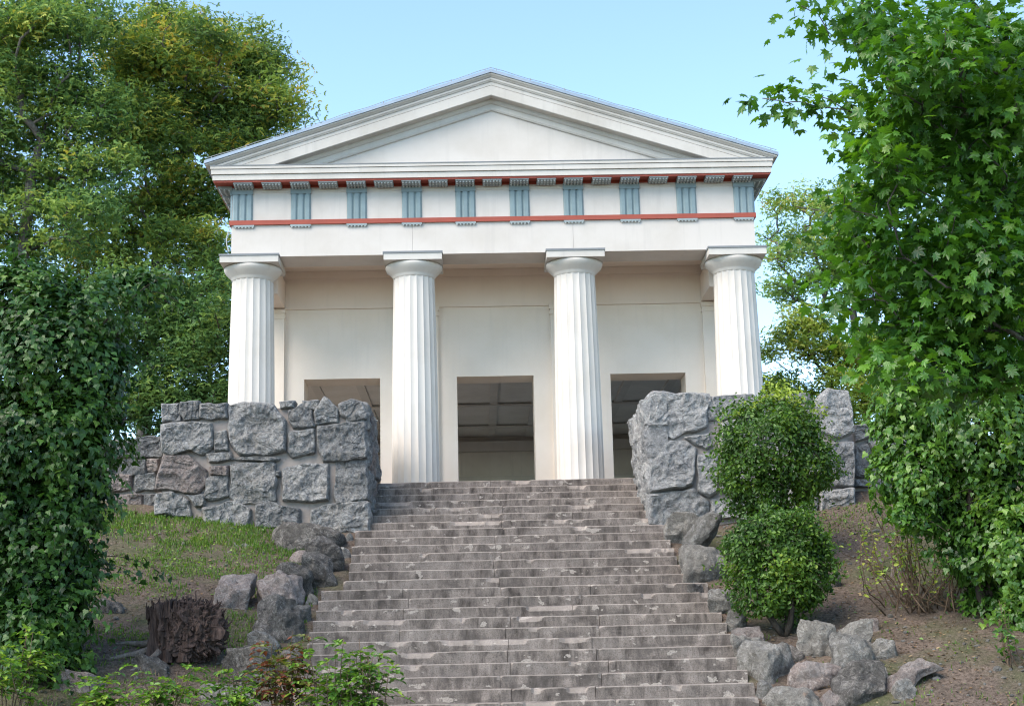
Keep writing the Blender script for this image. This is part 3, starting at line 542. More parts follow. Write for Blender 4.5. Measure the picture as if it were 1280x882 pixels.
B(-2.72, -2.93, 1.20, 0.49, 'broad low boulder with a dark top at the foot of the left wall', gd, 1, 'round', .8)
B(-2.36, -3.82, 0.55, 0.58, 'rounded dark grey boulder just below the broad dark-topped one, touching the steps', gd, 2, 'round')
B(-2.17, -3.2, 0.22, 0.19, 'small pale stone between the steps and the broad dark-topped boulder', gl, 3, 'round', sub=IV4, face=IF4)
B(-2.13, -2.5, 0.19, 0.16, 'smallest whitish stone in the corner of the left wall and the steps', gl, 4, 'round', sub=IV4, face=IF4)
B(-2.75, -3.45, 0.40, 0.25, 'low rosy stone set in the turf above the split dark boulders', gp, 5, 'round')
B(-2.40, -4.3, 0.54, 0.53, 'dark rough boulder beside the steps, upper one of a close pair', gd, 16)
B(-2.66, -4.69, 0.50, 0.53, 'dark boulder beside the steps, lower one of a close pair', gd, 17)
B(-2.80, -5.2, 0.66, 0.57, 'pinkish grey angular boulder leaning over the two darker ones', gp, 18)
B(-3.42, -5.16, 0.55, 0.47, 'blocky boulder lying apart in the turf above the stump', gp, 9)
B(-2.72, -6.16, 0.70, 0.64, 'large dark grey boulder halfway down the left edge of the steps', gd, 10)
B(-2.84, -6.43, 0.44, 0.33, 'small round grey boulder in front of the large dark one', g, 11, 'round')
B(-2.86, -7.3, 0.66, 0.49, 'dark blocky boulder low on the left behind the weeds', gd, 12)
B(-2.90, -7.95, 0.85, 0.32, 'long flat rock half hidden by weeds at the bottom edge left of the steps', g, 13, 'slab', .6)
B(-2.43, -4.92, 0.24, 0.17, 'little stone chip wedged against the left step ends', gl, 14, sub=IV4, face=IF4)
B(-4.75, -7.9, 0.83, 0.23, 'flat pink granite rock at the lower left among the weeds', gp, 15, 'slab', .6, group='stones lying on the slope', name='field_stone')
B(-4.62, -2.6, 0.55, 0.12, 'flat thin stone lying in the grass under the left wall, farther from the steps', gl, 26, 'slab', .9, (.1, -.12, 0), name='field_stone', group='stones lying on the slope')
B(-3.66, -2.9, 0.40, 0.10, 'flat thin stone lying in the grass under the left wall, nearer the steps', g, 27, 'slab', .9, name='field_stone', group='stones lying on the slope')
B(-4.92, -5.7, 0.51, 0.21, 'dark low stone in the shade beside the left ivy', gd, 28, 'round', name='field_stone', group='stones lying on the slope')
B(-4.05, -7.25, 0.51, 0.25, 'dark stone lying in front of the stump', gd, 29, 'slab', .8, name='field_stone', group='stones lying on the slope')
B(2.80, -2.95, 0.57, 0.51, 'pale upright boulder against the right wall, next to the steps', gl, 31)
B(2.96, -3.62, 1.02, 0.45, 'long grey boulder tilted steeply upwards beside the right wall', g, 32, 'round', .62, (0, -.80, -.2), dz=.30, hz=.19)
B(2.88, -4.48, 0.68, 0.57, 'rounded grey boulder with a dark underside beside the clipped lower shrub', gl, 33, 'round')
B(2.90, -5.55, 0.40, 0.36, 'small grey stone at the right step ends above the lower shrub roots', g, 34)
B(2.96, -6.1, 0.38, 0.32, 'small rough stone at the right step ends below the rounded grey boulder', gl, 35)
B(3.06, -6.45, 0.43, 0.25, 'brownish stone under the left side of the lower shrub', gp, 36)
B(3.12, -7.55, 0.87, 0.53, 'big angular boulder with a lit top and dark front beside the lower steps', g, 37)
B(3.80, -7.02, 0.53, 0.47, 'upright grey boulder right of the lower shrub trunk', gl, 38)
B(4.10, -7.18, 0.64, 0.45, 'pale boulder with a sloping face in the middle of the right rock pile', gl, 39)
B(3.58, -7.73, 0.68, 0.33, 'smooth dark reddish boulder lying in front of the right rock pile', gp, 40, 'round')
B(4.12, -7.62, 0.59, 0.49, 'sharp-cornered grey boulder right of the smooth reddish one', g, 41)
B(4.0, -8.25, 0.66, 0.49, 'dark lichen-spotted pointed boulder at the bottom of the right rock pile', gd, 42)
B(4.24, -7.9, 0.32, 0.23, 'whitish flat-topped stone behind the pointed boulder', gl, 43, 'slab')
B(4.56, -8.1, 0.74, 0.21, 'long squared stone slab tilted on the bare soil right of the rock pile', gp, 44, 'slab', .42, (.1, -.38, .1), dz=.13, hz=.11)
B(3.24, -8.3, 0.78, 0.32, 'pale flat boulder with an orange stain at the bottom edge beside the steps', M['grano'], 45, 'round')
B(2.95, -7.95, 0.23, 0.25, 'little grey stone squeezed between the lowest steps and the pale flat boulder', g, 46, sub=IV4, face=IF4)
B(4.46, -6.62, 0.38, 0.21, 'brown stone behind the right rock pile, farthest from the steps', gp, 47)
B(5.40, -5.0, 0.23, 0.18, 'pinkish stone on the bare soil beside the dry twigs', gp, 48, sub=IV4, face=IF4, name='field_stone', group='stones lying on the slope')
B(3.90, -5.7, 0.17, 0.14, 'round dark stone in the shade right of the lower shrub trunk', gd, 49, 'round', sub=IV4, face=IF4, name='field_stone', group='stones lying on the slope')
B(4.05, -5.3, 0.19, 0.23, 'small light stone behind the right side of the lower shrub', gl, 50, sub=IV4, face=IF4, name='field_stone', group='stones lying on the slope')
B(4.42, -5.1, 0.34, 0.23, 'whitish rough stone peeking out right of the lower shrub', gl, 51, sub=IV4, face=IF4, name='field_stone', group='stones lying on the slope')
B(-2.50, -3.35, .30, .22, 'small dark stone wedged between the two uppermost dark boulders on the left', gd, 61, sub=IV4, face=IF4)
B(-2.50, -5.6, .34, .26, 'lichen-grey stone tucked between the pinkish boulder and the left step ends', g, 62)
B(-2.48, -6.75, .32, .22, 'low dark stone by the left step ends beside the small round grey boulder', gd, 63, 'round')
B(-2.46, -7.6, .30, .22, 'rosy stone by the lowest left step ends, above the red-leaved weed', gp, 64)
B(-3.15, -6.9, .34, .24, 'half-buried dark stone between the stump and the small round boulder', gd, 65, 'round')
B(2.66, -5.05, .26, .24, 'small dark stone against the right step ends under the rounded grey boulder', gd, 66)
B(2.98, -6.85, .40, .30, 'flat-faced grey stone beneath the lower shrub, against the right step ends', gl, 67)
B(3.42, -7.0, .38, .26, 'dark stone at the foot of the lower shrub trunk', gd, 68)
B(4.52, -7.35, .34, .26, 'small angular grey stone right of the rock pile, uphill of the tilted slab', g, 69)
B(3.62, -8.25, .34, .24, 'small rosy stone between the pale flat boulder and the pointed one', gp, 70)
B(3.28, -7.0, .26, .20, 'little rubble stone above the big angular boulder by the lower steps', gl, 71, sub=IV4, face=IF4)
B(4.42, -8.35, .30, .24, 'squat grey stone at the bottom edge below the tilted slab', g, 72)
# ---------------------------------------------------------------- leaves
def unit(a): return a / (np.linalg.norm(a, axis=-1, keepdims=True) + 1e-9)
def tmpl(half, zf, cen=None):
    R_h = [(x, y) for x, y in half]; Lh = [(-x, y) for x, y in half[::-1] if abs(x) > 1e-6]
    P = R_h + Lh
    V = [(x, y, zf(x, y)) for x, y in P]
    if cen is not None:
        V = [(0, cen, zf(0, cen))] + V; n = len(P); F = [(0, 1 + i, 1 + (i + 1) % n) for i in range(n)]
    else: n = len(P); F = None
    return np.array(V), np.array(F) if F else None
TM_MAPLE = tmpl([(0, .0), (.10, -.03), (.30, -.08), (.27, .10), (.52, .26), (.50, .33), (.34, .36), (.42, .62), (.36, .64), (.17, .56), (.10, .78), (0, 1.0)], lambda x, y: -.55 * x * x - .22 * (y - .2) ** 2 + .10 * abs(x), .25)
TM_IVY = tmpl([(0, 0), (.30, -.10), (.50, .20), (.33, .36), (.20, .62), (0, 1.)], lambda x, y: -.4 * x * x - .25 * (y - .2) ** 2 + .08 * abs(x), .25)
def fold(w, z=.25): return np.array([(0, 0, 0), (w, .3, z * w), (w * .85, .62, z * w * .8 - .05), (0, 1, -.16), (-w * .85, .62, z * w * .8 - .05), (-w, .3, z * w)]), np.array([(0, 1, 2, 3), (0, 3, 4, 5)])
TM_OV = fold(.30); TM_NARROW = fold(.20)
TM_FAR = (np.array([(0, 0, 0), (.34, .45, .06), (0, 1, -.1), (-.34, .45, .06)]), np.array([(0, 1, 2), (0, 2, 3)]))
TM_CLUSTER = (np.array([(0, 0, 0), (.2, .35, .05), (0, .62, -.05), (-.2, .35, .05), (.12, .1, 0), (.55, .30, .1), (.62, .62, -.02), (.25, .48, .05), (-.12, .1, 0), (-.5, .36, .1), (-.55, .72, -.06), (-.2, .55, .03)]), np.array([(0, 1, 2, 3), (4, 5, 6, 7), (8, 11, 10, 9)]))
def leaves(name, P, Nrm, A, size, tm, mat, parent, rng, tint=None):
    """leaves at P, face normals Nrm, axis hints A"""
    n = unit(Nrm); a = unit(A - n * np.sum(A * n, 1, keepdims=True)); s = np.cross(a, n)
    V0, F0 = tm; k = len(V0); size = np.broadcast_to(size, (len(P),))
    V = (P[:, None] + size[:, None, None] * (V0[None, :, 0:1] * s[:, None] + V0[None, :, 1:2] * a[:, None] + V0[None, :, 2:3] * n[:, None])).reshape(-1, 3)
    F = (F0[None] + (np.arange(len(P)) * k)[:, None, None]).reshape(-1, F0.shape[1])
    if tint is None: tint = rng.random(len(P))
    return npmesh(name, V, F, mat, parent, False, None, np.repeat(tint, len(F0)))
def skeleton(base, top, clumps, r_min, rng, bow=.15, n_tr=7, lean=(0, 0)):
    """nodes + parents: trunk first, then each clump tied to the nearest node"""
    N = []; PAR = []
    for i in range(n_tr):
        u = i / (n_tr - 1); p = np.array(base) * (1 - u) + np.array(top) * u
        p = p + np.array([math.sin(u * 3.3) * lean[0], math.sin(u * 2.6) * lean[1], 0]); N.append(p); PAR.append(i - 1)
    plen = [0.] * n_tr; mid = np.array(N[n_tr // 2])
    order = np.argsort([np.linalg.norm(c - mid) for c in clumps])
    for ci in order:
        c = clumps[ci]; NA = np.array(N); PL = np.array(plen)
        d = np.linalg.norm(NA - c, axis=1); up = np.clip(NA[:, 2] - c[2] + .2 * d, 0, None)
        cost = d + .25 * PL + 1.2 * up; cost[:n_tr // 3] += 3
        j = int(np.argmin(cost)); L = d[j]; k = max(2, int(L / .45)); p0 = NA[j]; last = j
        off = rng.normal(size=3) * bow * L; off[2] = abs(off[2]) * .6
        for q in range(1, k + 1):
            u = q / k; p = p0 * (1 - u) + c * u + off * math.sin(PI * u) * (1 - .3 * u)
            N.append(p); PAR.append(last); plen.append(plen[last] + L / k); last = len(N) - 1
    N = np.array(N); ch = [[] for _ in N]
    for i, p in enumerate(PAR):
        if p >= 0: ch[p].append(i)
    w = np.zeros(len(N))
    for i in range(len(N) - 1, -1, -1): w[i] = (sum(w[c] for c in ch[i]) if ch[i] else 1.) + 0.02
    return N, PAR, ch, r_min * w ** .46
def limbs(name, sk, mat, parent, sides=6, rmax=.5):
    N, PAR, ch, R = sk; R = np.minimum(R, rmax); b = MB(); starts = [(0, -1)]
    done = set()
    stack = [0]
    chains = []
    while stack:
        s = stack.pop(); c = [PAR[s], s] if PAR[s] >= 0 else [s]; i = s
        while ch[i]:
            k = max(ch[i], key=lambda t: R[t]); [stack.append(t) for t in ch[i] if t != k]; c.append(k); i = k
        if len(c) > 1: chains.append(c)
    for c in chains:
        r = R[c].copy()
        if len(c) > 2: r[0] = min(r[0], r[1] * 1.15)
        b.tube(N[c], r, sides if r.max() > .03 else 4)
    return b.build(name, mat, parent, True)
def subclumps(blobs, per, rng, flat=.8):
    out = []
    for x, y, z, r in blobs:
        for _ in range(max(1, int(per * r ** 2))):
            d = unit(rng.normal(size=3)); out.append(np.array([x, y, z]) + d * np.array([1, 1, flat]) * r * rng.uniform(.35, 1.0) ** .6)
    return np.array(out)
def crown(cl, per, spread, rng, flat=.6, edge=None):
    n = len(cl) * per; c = np.repeat(cl, per, 0); o = rng.normal(size=(n, 3)) * np.array([spread, spread, spread * flat])
    return c + o, o
def tree(name, label, blobs, base, top, per_r2, per, spread, size, tm, lmat, bmat, seed, group=None, rmin=.011, up=.9, out=.5, rnd=.6, droop=.6, lean=(0, 0), rmax=.4, flat=.6, cat='tree', bow=.15, tcl=.35):
    rng = np.random.default_rng(seed); t = tag(empty(name, base), label, cat, group); inv = Matrix.Translation(-t.location)
    cl = subclumps(blobs, per_r2, rng); P, o = crown(cl, per, spread, rng, flat)
    cen = np.array([b[:3] for b in blobs]).mean(0)
    Nn = unit(o) * out + np.array([0, 0, up]) + rng.normal(size=P.shape) * rnd
    A = unit(o) + np.array([0, 0, -droop]) + rng.normal(size=P.shape) * .5
    ct = np.repeat(rng.random(len(cl)), per)
    tint = np.clip(.5 + (ct - .5) * tcl * 2 + rng.normal(size=len(P)) * .18, 0, 1)
    s = size * rng.uniform(.65, 1.2, len(P))
    a = leaves('crown', P, Nn, A, s, tm, lmat, t, rng, tint); a.matrix_parent_inverse = inv
    sk = skeleton(base, top, list(cl), rmin, rng, bow, lean=lean); l = limbs('trunk', sk, bmat, t, 7, rmax); l.matrix_parent_inverse = inv
    return t
def shellplant(name, label, blobs, base, tops, n, size, tm, lmat, bmat, seed, cat, depth=(.72, 1.06), front=.0, rnd=.45, up=.35, stem_r=.03, droop=1., group=None, young=None, lump=.12, extra_stems=0, clumpf=1., shoots=0, gap=-9., slen=.5):
    """dense mass of leaves on the outside of lobes, stems inside"""
    rng = np.random.default_rng(seed); t = tag(empty(name, base), label, cat, group); inv = Matrix.Translation(-t.location)
    Bc = np.array([b[:3] for b in blobs]); Br = np.array([b[3] for b in blobs]); w = Br ** 2 / (Br ** 2).sum()
    k = rng.choice(len(blobs), n * 3, p=w); d = unit(rng.normal(size=(n * 3, 3)))
    rr = Br[k] * rng.uniform(*depth, n * 3)
    P = Bc[k] + d * rr[:, None]
    P = P + d * (fbm(P * 2.6 * clumpf, 3, seed) * lump + fbm(P * 7 * clumpf, 2, seed + 3) * lump * .5)[:, None]
    dist = np.linalg.norm(P[:, None] - Bc[None], axis=2) / Br[None]; ins = dist.min(1)
    keep = (ins > depth[0] * .97) & (P[:, 2] > H(P[:, 0], P[:, 1]) + .02) & (d[:, 1] < .55)
    keep &= (fbm(P * 4.2 * clumpf, 2, seed + 21) > gap) | (rng.random(len(P)) < .25)
    P, d = P[keep][:n], d[keep][:n]
    b = MB()
    if shoots:
        j = rng.choice(len(P), shoots); PP = [P]; DD = [d]
        for i in j:
            L = slen * rng.uniform(.3, 1.); dr = unit(d[i] * rng.uniform(.4, 1.) + np.array([rng.normal() * .5, -.2, rng.uniform(-.3, 1.)])); u = np.linspace(0, 1, 9)[:, None]
            pts = P[i] - d[i] * .1 + dr * (L + .1) * u + np.array([0, 0, -.45 * L]) * u ** 2.2; b.tube(pts, np.linspace(.005, .002, 9), 4)
            k_ = max(4, int(L / size * 2.2)); v = rng.uniform(.25, 1, k_); q = P[i] - d[i] * .1 + dr * (L + .1) * v[:, None] + np.array([0, 0, -.45 * L]) * v[:, None] ** 2.2
            PP.append(q + rng.normal(size=q.shape) * size * .35); DD.append(np.repeat(d[i][None], k_, 0) + rng.normal(size=q.shape) * .5)
        P = np.vstack(PP); d = np.vstack(DD)
    Nn = d + np.array([0, 0, up]) + rng.normal(size=P.shape) * rnd
    A = np.array([0, 0, -droop]) + d * .5 + rng.normal(size=P.shape) * .5
    tint = np.clip(.5 + fbm(P * 3., 2, seed + 9) * .35 + rng.normal(size=len(P)) * .2, 0, 1)
    if young:
        Q, Qn, Qa = young(rng); P, Nn, A = np.vstack([P, Q]), np.vstack([Nn, Qn]), np.vstack([A, Qa]); tint = np.concatenate([tint, np.full(len(Q), 1.35)])
    a = leaves('foliage', P, Nn, A, size * rng.uniform(.6, 1.2, len(P)), tm, lmat, t, rng, tint); a.matrix_parent_inverse = inv
    for tp in tops:
        u = np.linspace(0, 1, 9)[:, None]; off = rng.normal(size=3) * .12
        b.tube(np.array(base) * (1 - u) + np.array(tp) * u + np.sin(u * PI) * off, np.linspace(stem_r, stem_r * .3, 9), 6)
        for q in range(extra_stems):
            v = rng.uniform(.3, .9); p0 = np.array(base) * (1 - v) + np.array(tp) * v + math.sin(v * PI) * off; j = rng.integers(len(blobs)); p1 = Bc[j] + unit(rng.normal(size=3)) * Br[j] * .8
            b.tube(p0 * (1 - u) + p1 * u, np.linspace(stem_r * .4, stem_r * .12, 9), 5)
    s = b.build('stem', bmat, t, True); s.matrix_parent_inverse = inv
    return t
# ---------------------------------------------------------------- planting
def bz(x, y, d=-.05): return (x, y, Hs(x, y) + d)
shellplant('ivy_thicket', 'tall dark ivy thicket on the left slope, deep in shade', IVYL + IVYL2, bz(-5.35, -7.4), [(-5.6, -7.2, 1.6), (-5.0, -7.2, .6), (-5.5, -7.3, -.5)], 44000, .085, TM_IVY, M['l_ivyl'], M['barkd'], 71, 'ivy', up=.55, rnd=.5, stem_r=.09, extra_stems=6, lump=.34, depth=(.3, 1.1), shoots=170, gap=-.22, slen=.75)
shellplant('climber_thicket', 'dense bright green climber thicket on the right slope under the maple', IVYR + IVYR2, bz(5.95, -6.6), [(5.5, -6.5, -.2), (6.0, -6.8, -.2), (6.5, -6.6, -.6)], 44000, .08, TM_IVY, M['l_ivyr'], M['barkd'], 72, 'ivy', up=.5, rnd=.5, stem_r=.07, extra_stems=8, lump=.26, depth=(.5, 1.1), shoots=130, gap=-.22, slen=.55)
def shoots_u(rng):
    P = []
    for q in range(46):
        x, y = rng.normal(3.98, .30), rng.normal(-4.3, .25); z0 = .45 - abs(x - 3.98) * .35; h = rng.uniform(.08, .34) * (1.3 if abs(x - 4.0) < .2 else .7)
        for k in range(10): P.append((x + rng.normal() * .025 + .04 * k / 10, y + rng.normal() * .025, z0 + h * k / 10))
    P = np.array(P); return P, rng.normal(size=P.shape) * .7 + [0, -.3, .6], rng.normal(size=P.shape) * .6 + [0, 0, .6]
UB = [(3.93, -4.2, -.26, .80), (3.70, -4.3, -.10, .44), (4.20, -4.2, -.08, .42), (3.62, -4.25, -.45, .50), (4.28, -4.2, -.42, .48), (3.75, -4.2, -.80, .42), (4.05, -4.15, -.78, .42), (3.93, -4.3, .22, .36)]
shellplant('clipped_shrub', 'upper round clipped shrub with yellow young shoots in front of the right wall', UB, bz(3.9, -4.1), [(3.7, -4.2, .1), (4.0, -4.2, .2), (4.2, -4.2, -.1)], 17000, .062, TM_OV, M['l_shrub'], M['barkd'], 73, 'shrub', depth=(.5, 1.04), up=.5, rnd=.8, stem_r=.035, young=shoots_u, group='clipped shrubs beside the right step ends', extra_stems=8, lump=.20, droop=.2, clumpf=1.6, shoots=140, gap=-.22, slen=.34)
LB = [(3.53, -6.2, -1.90, .62), (3.30, -6.25, -1.72, .42), (3.78, -6.2, -1.74, .42), (3.22, -6.2, -2.02, .38), (3.86, -6.2, -2.02, .36), (3.42, -6.25, -2.22, .34), (3.70, -6.2, -2.18, .30), (3.55, -6.2, -1.60, .40), (3.18, -6.2, -1.60, .26), (3.92, -6.2, -1.62, .26)]
shellplant('clipped_shrub', 'lower flat-topped clipped shrub on a short dark trunk among the boulders', LB, bz(3.56, -6.25), [(3.3, -6.2, -1.8), (3.5, -6.2, -1.7), (3.8, -6.2, -1.8), (3.65, -6.3, -1.9)], 15000, .058, TM_OV, M['l_shrub'], M['barkd'], 74, 'shrub', depth=(.5, 1.04), up=.5, rnd=.8, stem_r=.045, group='clipped shrubs beside the right step ends', extra_stems=8, lump=.17, droop=.2, clumpf=1.8, shoots=120, gap=-.22, slen=.30)
# maple whose boughs hang in from the right
rngm = np.random.default_rng(8)
tree('maple_tree', 'big-leaved maple whose boughs hang across the upper right', MAPLE + SPRIG, bz(6.6, -13.2), (5.3, -13.3, 2.4), 135, 23, .13, .10, TM_MAPLE, M['l_maple'], M['bark'], 81, rmin=.0042, up=.75, out=.35, rnd=.5, droop=.75, rmax=.26, flat=.8, bow=.08, tcl=.25)
tree('linden_tree', 'tall linden with yellowing top behind the left side of the temple', TREEA + TREEA2, bz(-9.4, 15.5), (-8.6, 14.6, 10.5), 34, 80, .27, .15, TM_CLUSTER, M['l_treea'], M['bark'], 82, 'trees behind the temple', rmin=.012, rmax=.42, flat=.55, tcl=.5)
tree('linden_tree', 'spreading green tree at the far left edge behind the ivy thicket', TREEB, bz(-11.6, 10.8), (-11.0, 10.6, 9.2), 28, 80, .27, .145, TM_CLUSTER, M['l_treeb'], M['bark'], 83, 'trees behind the temple', rmin=.012, rmax=.42, flat=.55, tcl=.5)
tree('dark_tree', 'low dark tree filling the gap between the ivy thicket and the first column', TREEC + TREEC2, bz(-7.6, 8.2), (-7.4, 8.1, 3.6), 44, 75, .20, .12, TM_CLUSTER, M['l_dark'], M['barkd'], 84, 'trees behind the temple', rmin=.009, rmax=.25, flat=.6, tcl=.5)
tree('thin_tree', 'thin-leaved tree with sky showing through, right of the temple', TREED, bz(9.6, 11.6), (9.3, 11.7, 5.6), 48, 55, .22, .12, TM_CLUSTER, M['l_treed'], M['bark'], 85, 'trees behind the temple', rmin=.013, rmax=.25, flat=.5, tcl=.5)
tree('yellowing_shrub', 'tall yellowing shrub behind the right wall, below the thin-leaved tree', BUSHE, bz(7.6, 7.3), (7.5, 7.3, 2.6), 55, 70, .16, .105, TM_CLUSTER, M['l_bushe'], M['barkd'], 86, 'trees behind the temple', rmin=.008, rmax=.2, flat=.6, cat='shrub', tcl=.5)
tree('dense_tree', 'full green tree behind the maple at the right edge, beyond the wall', TREEF, bz(12.2, 9.3), (12.0, 9.3, 4.6), 26, 70, .26, .15, TM_CLUSTER, M['l_treeb'], M['bark'], 87, 'trees behind the temple', rmin=.011, rmax=.3, flat=.6, tcl=.5)
# background woodland that closes the horizon
def wood(seed):
    rng = np.random.default_rng(seed); bl = []
    for k in range(46):
        x = rng.uniform(-46, 46); r = rng.uniform(2, 3.6); z = rng.uniform(.8, 2.2)
        if abs(x) < 46: bl.append((x, 34 + rng.uniform(-2, 4), z, r))
    return bl
rw = np.random.default_rng(31); wcl = subclumps(wood(5), 5, rw); WP, wo = crown(wcl, 40, .7, rw, .7)
tag(leaves('far_wood', WP, unit(wo) + [0, 0, .8] + rw.normal(size=WP.shape) * .6, wo + rw.normal(size=WP.shape) * .4, .5 * rw.uniform(.6, 1.2, len(WP)), TM_CLUSTER, M['l_dark'], None, rw), 'dark belt of far woodland low behind the temple', 'woodland', kind='stuff')
# dry twiggy shrub and small plants
def twiggy(name, label, base, n, h, spread, leafn, lsize, lmat, bmat, seed, cat='plant', tm=TM_OV, r=.008, lo=.2, group=None):
    rng = np.random.default_rng(seed); t = tag(empty(name, base), label, cat, group); inv = Matrix.Translation(-t.location); b = MB(); P = []; A = []
    for k in range(n):
        g = rng.uniform(0, 2 * PI); s = rng.uniform(.2, 1) * spread; hh = h * rng.uniform(.55, 1.05); u = np.linspace(0, 1, 8)[:, None]
        e = np.array([math.cos(g) * s, math.sin(g) * s * .7, hh]); pts = np.array(base) + rng.normal(size=3) * [.10, .08, 0] * (1 + 2 * (n > 20)) + e * u + np.array([math.cos(g), math.sin(g), -.4]) * .25 * s * np.sin(u * PI) + rng.normal(size=3) * [.25, .2, .1] * (n > 20) * np.sin(u * rng.uniform(2, 5)) * u + rng.normal(size=(8, 3)) * .012
        b.tube(pts, np.linspace(r, r * .3, 8), 5)
        for q in range(leafn):
            v = rng.uniform(lo, 1) * 7; i = min(int(v), 6); P.append(pts[i] + (pts[i + 1] - pts[i]) * (v - i) + rng.normal(size=3) * lsize * .5); A.append(np.array([math.cos(rng.uniform(0, 6.3)), math.sin(rng.uniform(0, 6.3)), -.2]))
    s_ = b.build('stem', bmat, t, True); s_.matrix_parent_inverse = inv
    if P:
        P = np.array(P); l = leaves('foliage', P, rng.normal(size=P.shape) * .5 + [0, -.2, .9], np.array(A), lsize * rng.uniform(.6, 1.2, len(P)), tm, lmat, t, rng); l.matrix_parent_inverse = inv
    return t
twiggy('dry_shrub', 'half-dry shrub of bare brown twigs at the edge of the right climber thicket', bz(5.42, -6.2), 60, 1.5, .75, 16, .06, M['l_bushe'], M['twig'], 91, 'shrub', r=.011, lo=.35)
twiggy('seedling', 'slender yellow-green seedling alone on the bare soil right of the shrubs', bz(5.22, -4.85), 2, .62, .06, 16, .06, M['l_young'], M['twig'], 92, r=.006)
twiggy('leafy_weed', 'small bright leafy plant at the lower right edge under the climber thicket', bz(5.82, -8.0), 9, .75, .32, 13, .085, M['l_ivyr'], M['twig'], 93, lo=.25, group='weeds at the foot of the slope')
# pinnate weeds in the lower left
def pinnate(name, label, base, n, h, seed, lmat, spread=.3, ll=.085, group='weeds at the foot of the slope'):
    rng = np.random.default_rng(seed); t = tag(empty(name, base), label, 'plant', group); inv = Matrix.Translation(-t.location); b = MB(); P = []; A = []; Nn = []; S = []
    for k in range(n):
        g = rng.uniform(0, 2 * PI); s = rng.uniform(.15, 1) * spread; hh = h * rng.uniform(.55, 1.0); u = np.linspace(0, 1, 7)[:, None]
        stem = np.array(base) + np.array([rng.normal() * .08, rng.normal() * .05, 0]) + np.array([math.cos(g) * s, math.sin(g) * s, hh]) * u + rng.normal(size=(7, 3)) * .008
        b.tube(stem, np.linspace(.008, .003, 7), 5)
        for q in range(rng.integers(5, 8)):
            v = rng.uniform(.35, 1.) * 6; i = min(int(v), 5); p0 = stem[i] + (stem[i + 1] - stem[i]) * (v - i); g2 = rng.uniform(0, 2 * PI); dr = np.array([math.cos(g2), math.sin(g2), rng.uniform(.1, .6)]); dr = dr / np.linalg.norm(dr); L = ll * rng.uniform(2., 3.2)
            w = np.linspace(0, 1, 6)[:, None]; rc = p0 + dr * L * w + np.array([0, 0, -.35]) * L * w ** 2; b.tube(rc, .002, 4); sd = np.cross(dr, [0, 0, 1]); sd /= np.linalg.norm(sd)
            for c in range(1, 6):
                for sg in (-1, 1):
                    P.append(rc[c]); A.append(sd * sg + dr * .6 + [0, 0, -.15]); Nn.append(np.array([0, 0, 1]) + rng.normal(size=3) * .3 + sd * sg * -.2); S.append(ll * rng.uniform(.7, 1.15) * (1.05 - .08 * c))
            P.append(rc[5]); A.append(dr + [0, 0, -.6]); Nn.append(np.array([0, 0, 1]) + dr * .4); S.append(ll)
    s_ = b.build('stem', M['twig'], t, True); s_.matrix_parent_inverse = inv
    l = leaves('foliage', np.array(P), np.array(Nn), np.array(A), np.array(S), TM_OV, lmat, t, rng); l.matrix_parent_inverse = inv
pinnate('leafy_weed', 'pinnate-leaved green weed in the lower left corner beneath the ivy thicket', bz(-5.15, -8.7), 12, 1.05, 101, M['l_weed'], .34)
pinnate('leafy_weed', 'short green weed in front of the dark stone below the stump', bz(-4.2, -8.6), 9, .62, 102, M['l_weed'], .3)
pinnate('leafy_weed', 'spreading green weed in front of the stump at the bottom edge', bz(-3.55, -8.7), 13, .80, 103, M['l_weed'], .42)
pinnate('leafy_weed', 'green weed before the dark blocky boulder left of the steps', bz(-2.85, -8.7), 11, .85, 104, M['l_weed'], .34)
pinnate('leafy_weed', 'tall weed with red-brown dried leaves at the lower left step ends', (-2.32, -8.5, RHO * -8.5 - .1), 15, 1.12, 105, M['l_redw'], .22)
pinnate('leafy_weed', 'green weed in front of the lowest steps, between the red-leaved weed and the rightmost one', (-1.85, -8.9, RHO * -8.9), 11, 1.02, 106, M['l_weed'], .26)
pinnate('leafy_weed', 'bright green weed in front of the lowest steps, nearest the middle of the flight', (-1.42, -8.95, RHO * -8.95), 13, 1.1, 107, M['l_weed'], .28)
